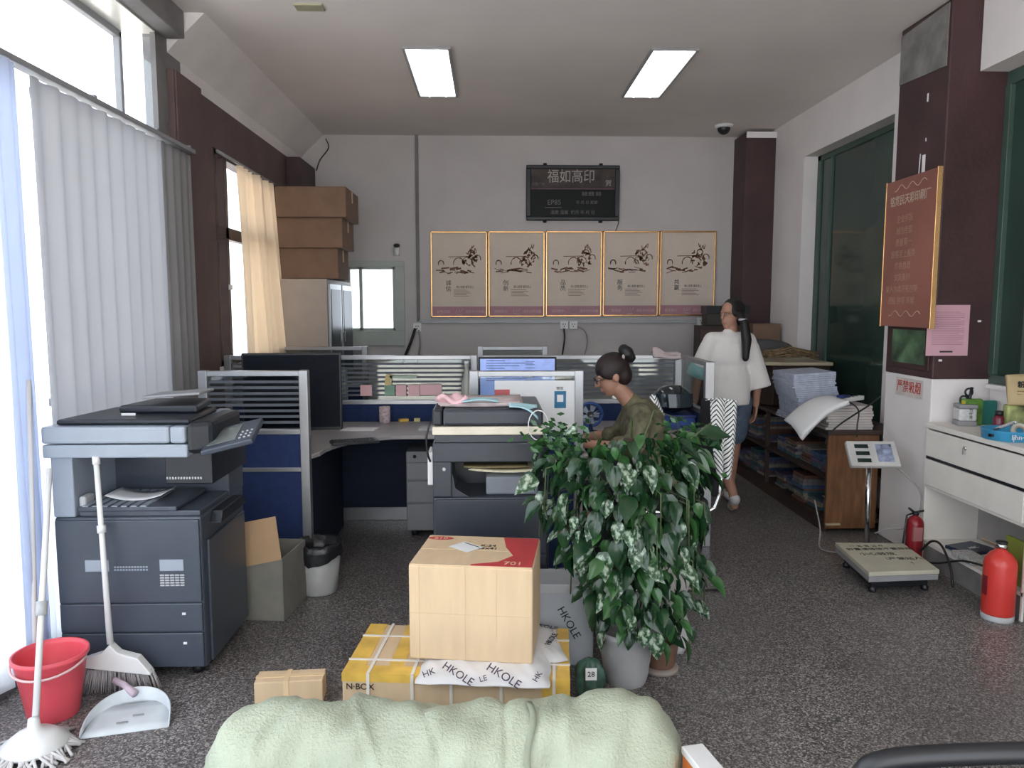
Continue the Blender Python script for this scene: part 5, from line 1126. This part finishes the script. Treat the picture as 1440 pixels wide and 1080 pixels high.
# hanging red poster on the pillar side
t = thing('hanging_poster', 'red brown hanging board with gold edge on the left side of the near pillar', 'sign', (2.665, 4.88, 1.93), R(-2))
B(-.012, .012, -.315, .315, -.465, .485).build('board', mat('red_brown_board', (.30, .115, .085), .35, var=.2, scale=1.5), t, bev=.003)
B(-.016, .016, -.322, -.312, -.47, .49).build('gold_edge', M_gold, t, bev=.002); B(-.016, .016, .312, .322, -.47, .49).build('gold_edge', M_gold, t, bev=.002)
SIDE = Matrix(((0, 0, -1, 0), (-1, 0, 0, 0), (0, 1, 0, 0), (0, 0, 0, 1)))   # text faces -x, reads towards -y
Mgt = mat('pale_gold_lettering', (.62, .48, .38), .6)
text('lettering', '铭宽民天彩印刷厂', .07, Mgt, T(-.0135, 0, .345) @ SIDE, t, wid=.50)
for k, s_ in enumerate(('企业宗旨', '诚信经营', '质量第一', '顾客至上服务', '价格合理', '交货及时', '以人为本开拓创新', '团结 拼搏 奉献')):
    text('lettering', s_, .052, mat('faint_gold_lettering', (.48, .30, .22), .6), T(-.0135, .05, .225-.075*k) @ SIDE, t, ext=.0003)
for z in (.43, -.38): MB().tube([(-.014, -.2+.02*k, z+.018*sin(k*.9)) for k in range(21)], .002, 5).build('ornament', Mgt, t)
MB().tube([(.035, 0, .485), (.04, 0, .62)], .003, 5).build('string', M_wht, t)
# fish tank picture, no-smoking sign, pink notice
t = thing('framed_picture', 'dark framed green pond picture under the red hanging board', 'picture', (2.705, 4.93, 1.335))
B(-.0, .012, -.26, .23, -.14, .13).build('frame', mat('dark_maroon_frame', (.05, .02, .02), .5), t, bev=.003); B(-.003, .0, -.22, .17, -.105, .11).build('print', mat('green_pond_print', (.07, .14, .07), .4, var=.9, scale=7), t)
t = thing('no_smoking_sign', 'small paper sign with red no smoking writing on the white pillar base', 'sign', (2.717, 4.9, 1.07))
B(-.002, .0, -.17, .15, -.06, .06).build('paper', mat('faint_pink_paper', (.66, .58, .55), .8), t); text('lettering', '严禁吸烟', .085, mat('bright_red_ink', (.55, .06, .04), .6), T(-.004, -.01, .0) @ SIDE, t, ext=.0004, wid=.28)
t = thing('pink_notice', 'pink printed notice sheet on the front of the near pillar', 'notice', (2.79, 4.632, 1.45))
B(-.125, .135, -.002, .002, -.155, .155).build('sheet', M_pink, t)
g = MB(); [g.box(-.095, .105-.03*((k*5) % 4 == 0), -.0032, -.002, .11-k*.011, .113-k*.011) for k in range(19)]; g.build('small_print', mat('mauve_ink', (.38, .2, .25), .7), t); B(-.04, .04, -.0032, -.002, -.135, -.125).build('small_print', M_ink, t)

# white drawer cabinet
CX, CZ = 2.69, .885
t = thing('white_cabinet', 'white drawer cabinet with open bay in front of the near pillar', 'cabinet', (CX, 3.70, 0)); CL = .92
B(-.012, .385, -.5, CL, CZ-.03, CZ).build('top', M_offw, t, bev=.004)
for y in (-.49, -.012, CL-.02): B(0, .37, y, y+.018, .0, CZ-.03).build('side_panel', M_offw, t, bev=.002)
B(.345, .36, -.47, CL-.02, .1, CZ-.03).build('back_panel', mat('grey_white_board', (.34, .32, .31), .6), t)
B(.0, .345, -.47, CL-.02, .13, .15).build('shelf', M_offw, t); B(.01, .025, -.47, CL-.02, .0, .13).build('plinth', M_cement, t)
B(0, .345, -.47, CL-.02, .485, .50).build('shelf', M_offw, t)
for z0_, z1_ in ((.685, .845), (.505, .665)):
    d = B(-.014, .004, .012, CL-.024, z0_, z1_).build('drawer', M_offw, t, bev=.003)
    if z0_ > .6: MB().lathe([(.012, 0), (.012, .008)], (0, 0, 0), 12, T(-.014, .50, .80) @ RY(-90)).build('lock', M_steel, d); B(-.03, -.016, .495, .503, .765, .80).build('key', M_steel, d)
B(-.008, .002, .012, CL-.024, .667, .683).build('drawer_gap', M_black, t)
B(-.014, .004, -.47, -.02, .16, .845).build('door', M_offw, t, bev=.003)
# on cabinet
ztop = CZ
def onc(px, py): return PZ(px, py, CZ)
q = onc(1345, 595); t = thing('pen_holder', 'square white printed tin holding black scissors on the white cabinet', 'holder', (q.x, min(q.y, 4.5), CZ), R(-12))
B(-.05, .05, -.05, .05, .03, .105).build('holder', mat('printed_white_tin', (.62, .61, .60), .4, var=.15, scale=40), t, bev=.012); B(-.052, .052, -.052, .052, .0, .03).build('holder_base', M_grey, t, bev=.006); B(-.053, .053, -.053, .053, .105, .13).build('holder_rim', M_grey, t, bev=.008)
text('lettering', '竹\n叶\n青', .022, M_ink, T(.015, -.051, .075) @ FACE_CAM, t)
sc_ = thing('scissors', 'black handled scissors standing in the white tin', 'scissors', (q.x, min(q.y, 4.5), CZ+.10), R(-12))
v = MB()
for dx, dz in ((-.012, .055), (.014, .10)): v.tube([(dx+.020*cos(a*pi/7), -.0, dz+.022*sin(a*pi/7)) for a in range(15)], .006, 7)
v.tube([(-.01, 0, .03), (.02, .0, -.04)], .005, 6); v.tube([(.01, 0, .08), (.0, 0, -.04)], .005, 6); v.build('handles', M_black, sc_); MB().tube([(.03, .0, .13), (.015, 0, .02)], .009, 7).build('marker', M_black, sc_)
q = onc(1375, 592); t = thing('tea_pack', 'green and yellow printed tea pack on the white cabinet behind the basin', 'packet', (2.885, 4.50, CZ), R(-5))
B(-.065, .06, -.02, .02, 0, .16).build('pack', M_tea, t, bev=.008); B(-.065, -.045, -.021, -.0, 0.01, .15).build('stripe', mat('yellow_pack_edge', (.45, .38, .04), .4), t)
o = B(-.03, .06, -.018, .018, 0, .145).build('tea_pack', M_teal2, bev=.006, label='plain teal pack beside the green tea pack', cat='packet'); o.location = (2.995, 4.53, CZ)
t = thing('paper_pouch', 'tan paper pouch with black characters standing at the right end of the cabinet', 'bag', (2.97, 4.18, CZ), R(-8))
B(-.09, .12, -.03, .03, 0.0, .165).build('lower_part', mat('green_leaf_print', (.30, .33, .12), .5, var=.8, scale=9), t, bev=.01)
MB().grid(lambda u, v: (-.09+.21*u-.012*v, -.025*(1-v)-.032*sin(pi*u)*(1-v), .165+.165*v), 12, 8).build('pouch', M_tan, t).modifiers.new('s', 'SOLIDIFY').thickness = -.03
text('lettering', '粉黄粗', .038, M_ink, T(.0, -.052, .28) @ FACE_CAM @ RX(-8), t, ext=.0012, off=.001)
g = MB(); [g.box(-.06, .06, -.0635+.002*k*.8, -.058, .245-.018*k, .2475-.018*k) for k in range(3)]; g.build('printed_lines', mat('brown_ink', (.16, .09, .04), .6), t)
g = thing('leaf_print', None, None, (.05, -.031, .10)); g.parent = t; MB().prism([(-.05, .01), (-.01, .035), (.05, .03), (.03, -.01), (-.01, -.03)], -.001, .001, RX(90)).build('leaf_patch', mat('vivid_green_print', (.05, .20, .03), .4), g)
t = thing('red_bottle', 'dark red bottle with black cap behind the blue basin', 'bottle', (2.87, 4.22, CZ)); MB().lathe([(.028, 0), (.03, .01), (.03, .085), (.02, .1)], n=18).build('body', mat('dark_red_bottle', (.16, .015, .035), .25), t); MB().lathe([(.022, .1), (.022, .125)], n=16).build('cap', M_black, t)
t = thing('blue_basin', 'low blue round basin holding clips and tape on the white cabinet', 'basin', (2.79, 4.02, CZ))
MB().lathe([(.118, 0), (.125, .004), (.128, .05), (.132, .055), (.124, .055), (.120, .012), (0, .01)], n=44, cap=False).build('basin', M_tin, t)
text('lettering', 'ljhn~', .04, M_paper, T(-.03, -.129, .028) @ FACE_CAM, t, ext=.0012); B(-.13, -.115, -.055, -.03, .02, .035).build('scuff', M_black, t)
o = MB().box(-.012, .012, -.06, .06, -.006, .006).box(-.006, .006, -.055, .05, .006, .011).build('bulldog_clip', M_steel, bev=.002, label='shiny metal clip sticking up out of the blue basin', cat='clip'); o.location = (2.75, 3.99, CZ+.075); o.rotation_euler = (R(-28), 0, R(35))
t = thing('tape_roll', 'clear tape roll lying in the blue basin', 'tape', (2.83, 3.99, CZ+.05), rot=(R(60), 0, R(-20))); rg = MB(); rg.tube([(.034*cos(a*pi/10), .034*sin(a*pi/10), 0) for a in range(21)], .010, 8); rg.build('tape', mat('cloudy_tape', (.5, .5, .45), .25), t); rg = MB(); rg.tube([(.024*cos(a*pi/10), .024*sin(a*pi/10), 0) for a in range(21)], .006, 8); rg.build('tape_core', M_card, t)
# inside the bay and floor
t = thing('keyboard', 'dark blue packaged keyboard lying in the open cabinet bay', 'keyboard', (2.86, 4.36, .152), R(20)); B(-.11, .11, -.07, .10, 0, .02).build('base', mat('dark_blue_pack', (.01, .02, .06), .3), t, bev=.003); text('lettering', 'ABC', .04, M_wht, T(0, 0, .021), t)
t = thing('open_carton', 'small open brown carton in the cabinet bay behind the big extinguisher', 'box', (2.88, 3.98, .152), R(8)); v = MB(); a = .09
for q_ in ((-a, a, -a, -a+.004), (-a, a, a-.004, a), (-a, -a+.004, -a, a), (a-.004, a, -a, a)): v.box(q_[0], q_[1], q_[2], q_[3], 0, .13)
v.box(-a, a, -a, a, 0, .004); v.build('body', M_card, t, bev=.001); B(-.10, 0, -a, a, -.002, .002).build('flap', M_card, t).matrix_basis = T(-a, 0, .13) @ RY(28)
B(0, .09, -a, a, -.002, .002).build('flap', M_card, t).matrix_basis = T(a, 0, .13) @ RY(-60)
for k, c_ in enumerate(((.25, .28, .05), (.05, .14, .10), (.35, .10, .04))):
    o = B(-.008, .008, -.10, .10, 0, .24-.01*k).build('magazine', mat('spine_%s' % ('lime', 'green', 'orange')[k], c_, .5), bev=.001, label=('lime', 'dark green', 'orange')[k]+' spined magazine upright at the near end of the cabinet bay', cat='magazine'); o.location = (2.74+.022*k, 3.80, .152)
t = thing('white_box', 'pale flat box on the bay shelf under the dark keyboard pack', 'box', (2.76, 4.17, .152)); B(-.08, .03, -.07, .11, 0, .035).build('body', mat('speckled_white_card', (.45, .45, .44), .6, var=.4, scale=60), t, bev=.003)
MB().tube(sm([(2.60, 4.46, .12), (2.63, 4.40, .20), (2.62, 4.28, .21), (2.61, 4.17, .12), (2.60, 4.12, .02)]), .007, 8).build('hose', M_cord, label='black hose curving over the cabinet shelf edge to the floor', cat='hose')
MB().tube(sm([(2.56, 4.45, .06), (2.62, 4.3, .10), (2.66, 4.15, .165), (2.72, 4.02, .175)]), .006, 8).build('cable', M_cord, label='black cable running along the cabinet shelf to the open carton', cat='cable')
def ext(x, y, r, h, label, m, big):
    t = thing('fire_extinguisher', label, 'fire extinguisher', (x, y, 0)); hb = h*.72
    MB().lathe([(r*.97, .03), (r, .04), (r, hb), (r*.93, hb+r*.35), (r*.65, hb+r*.75), (r*.35, hb+r*.95), (r*.3, hb+r*1.15)], n=32).build('cylinder', m, t)
    MB().lathe([(r*.98, 0), (r*1.0, .005), (r*1.0, .03)], n=32).build('base_ring', M_lgrey if big else m, t)
    MB().lathe([(r*.35, hb+r*1.1), (r*.38, hb+r*1.3), (r*.25, hb+r*1.5)], n=16).build('valve', M_steel if big else M_black, t)
    if not big:
        MB().tube([(-.01, 0, hb+r*1.4), (-.045, .0, hb+r*1.95)], .007, 7).build('lever', M_black, t); MB().tube([(0, 0, hb+r*1.4), (.05, .0, hb+r*1.6)], .007, 7).build('lever', M_black, t)
        MB().tube([(-.015, 0, hb+r*1.3), (-.06, -.01, hb+r*1.1), (-.07, 0, hb*.5), (-.06, 0, .06)], .006, 7).build('hose', M_black, t)
        B(-.035, .02, -r-.0015, -r+.02, hb*.62, hb*.95).build('label_sticker', mat('pale_red_sticker', (.42, .16, .16), .5), t)
    else:
        MB().lathe([(r*.36, hb+r*1.45), (r*.36, hb+r*1.55)], n=16).build('cap', M_black, t)
        MB().grid(lambda u, v: (-r*1.012*cos(-.25+.5*u), r*1.012*sin(-.25+.5*u), .13+.10*v), 6, 2).build('dark_label', mat('dark_red_label', (.18, .012, .02), .4), t)
ext(2.60, 3.74, .076, .40, 'large bright red extinguisher cylinder standing by the near cabinet post', M_redm, True)
ext(2.625, 4.575, .050, .36, 'small dark red fire extinguisher with black lever beside the scale', M_redd, False)
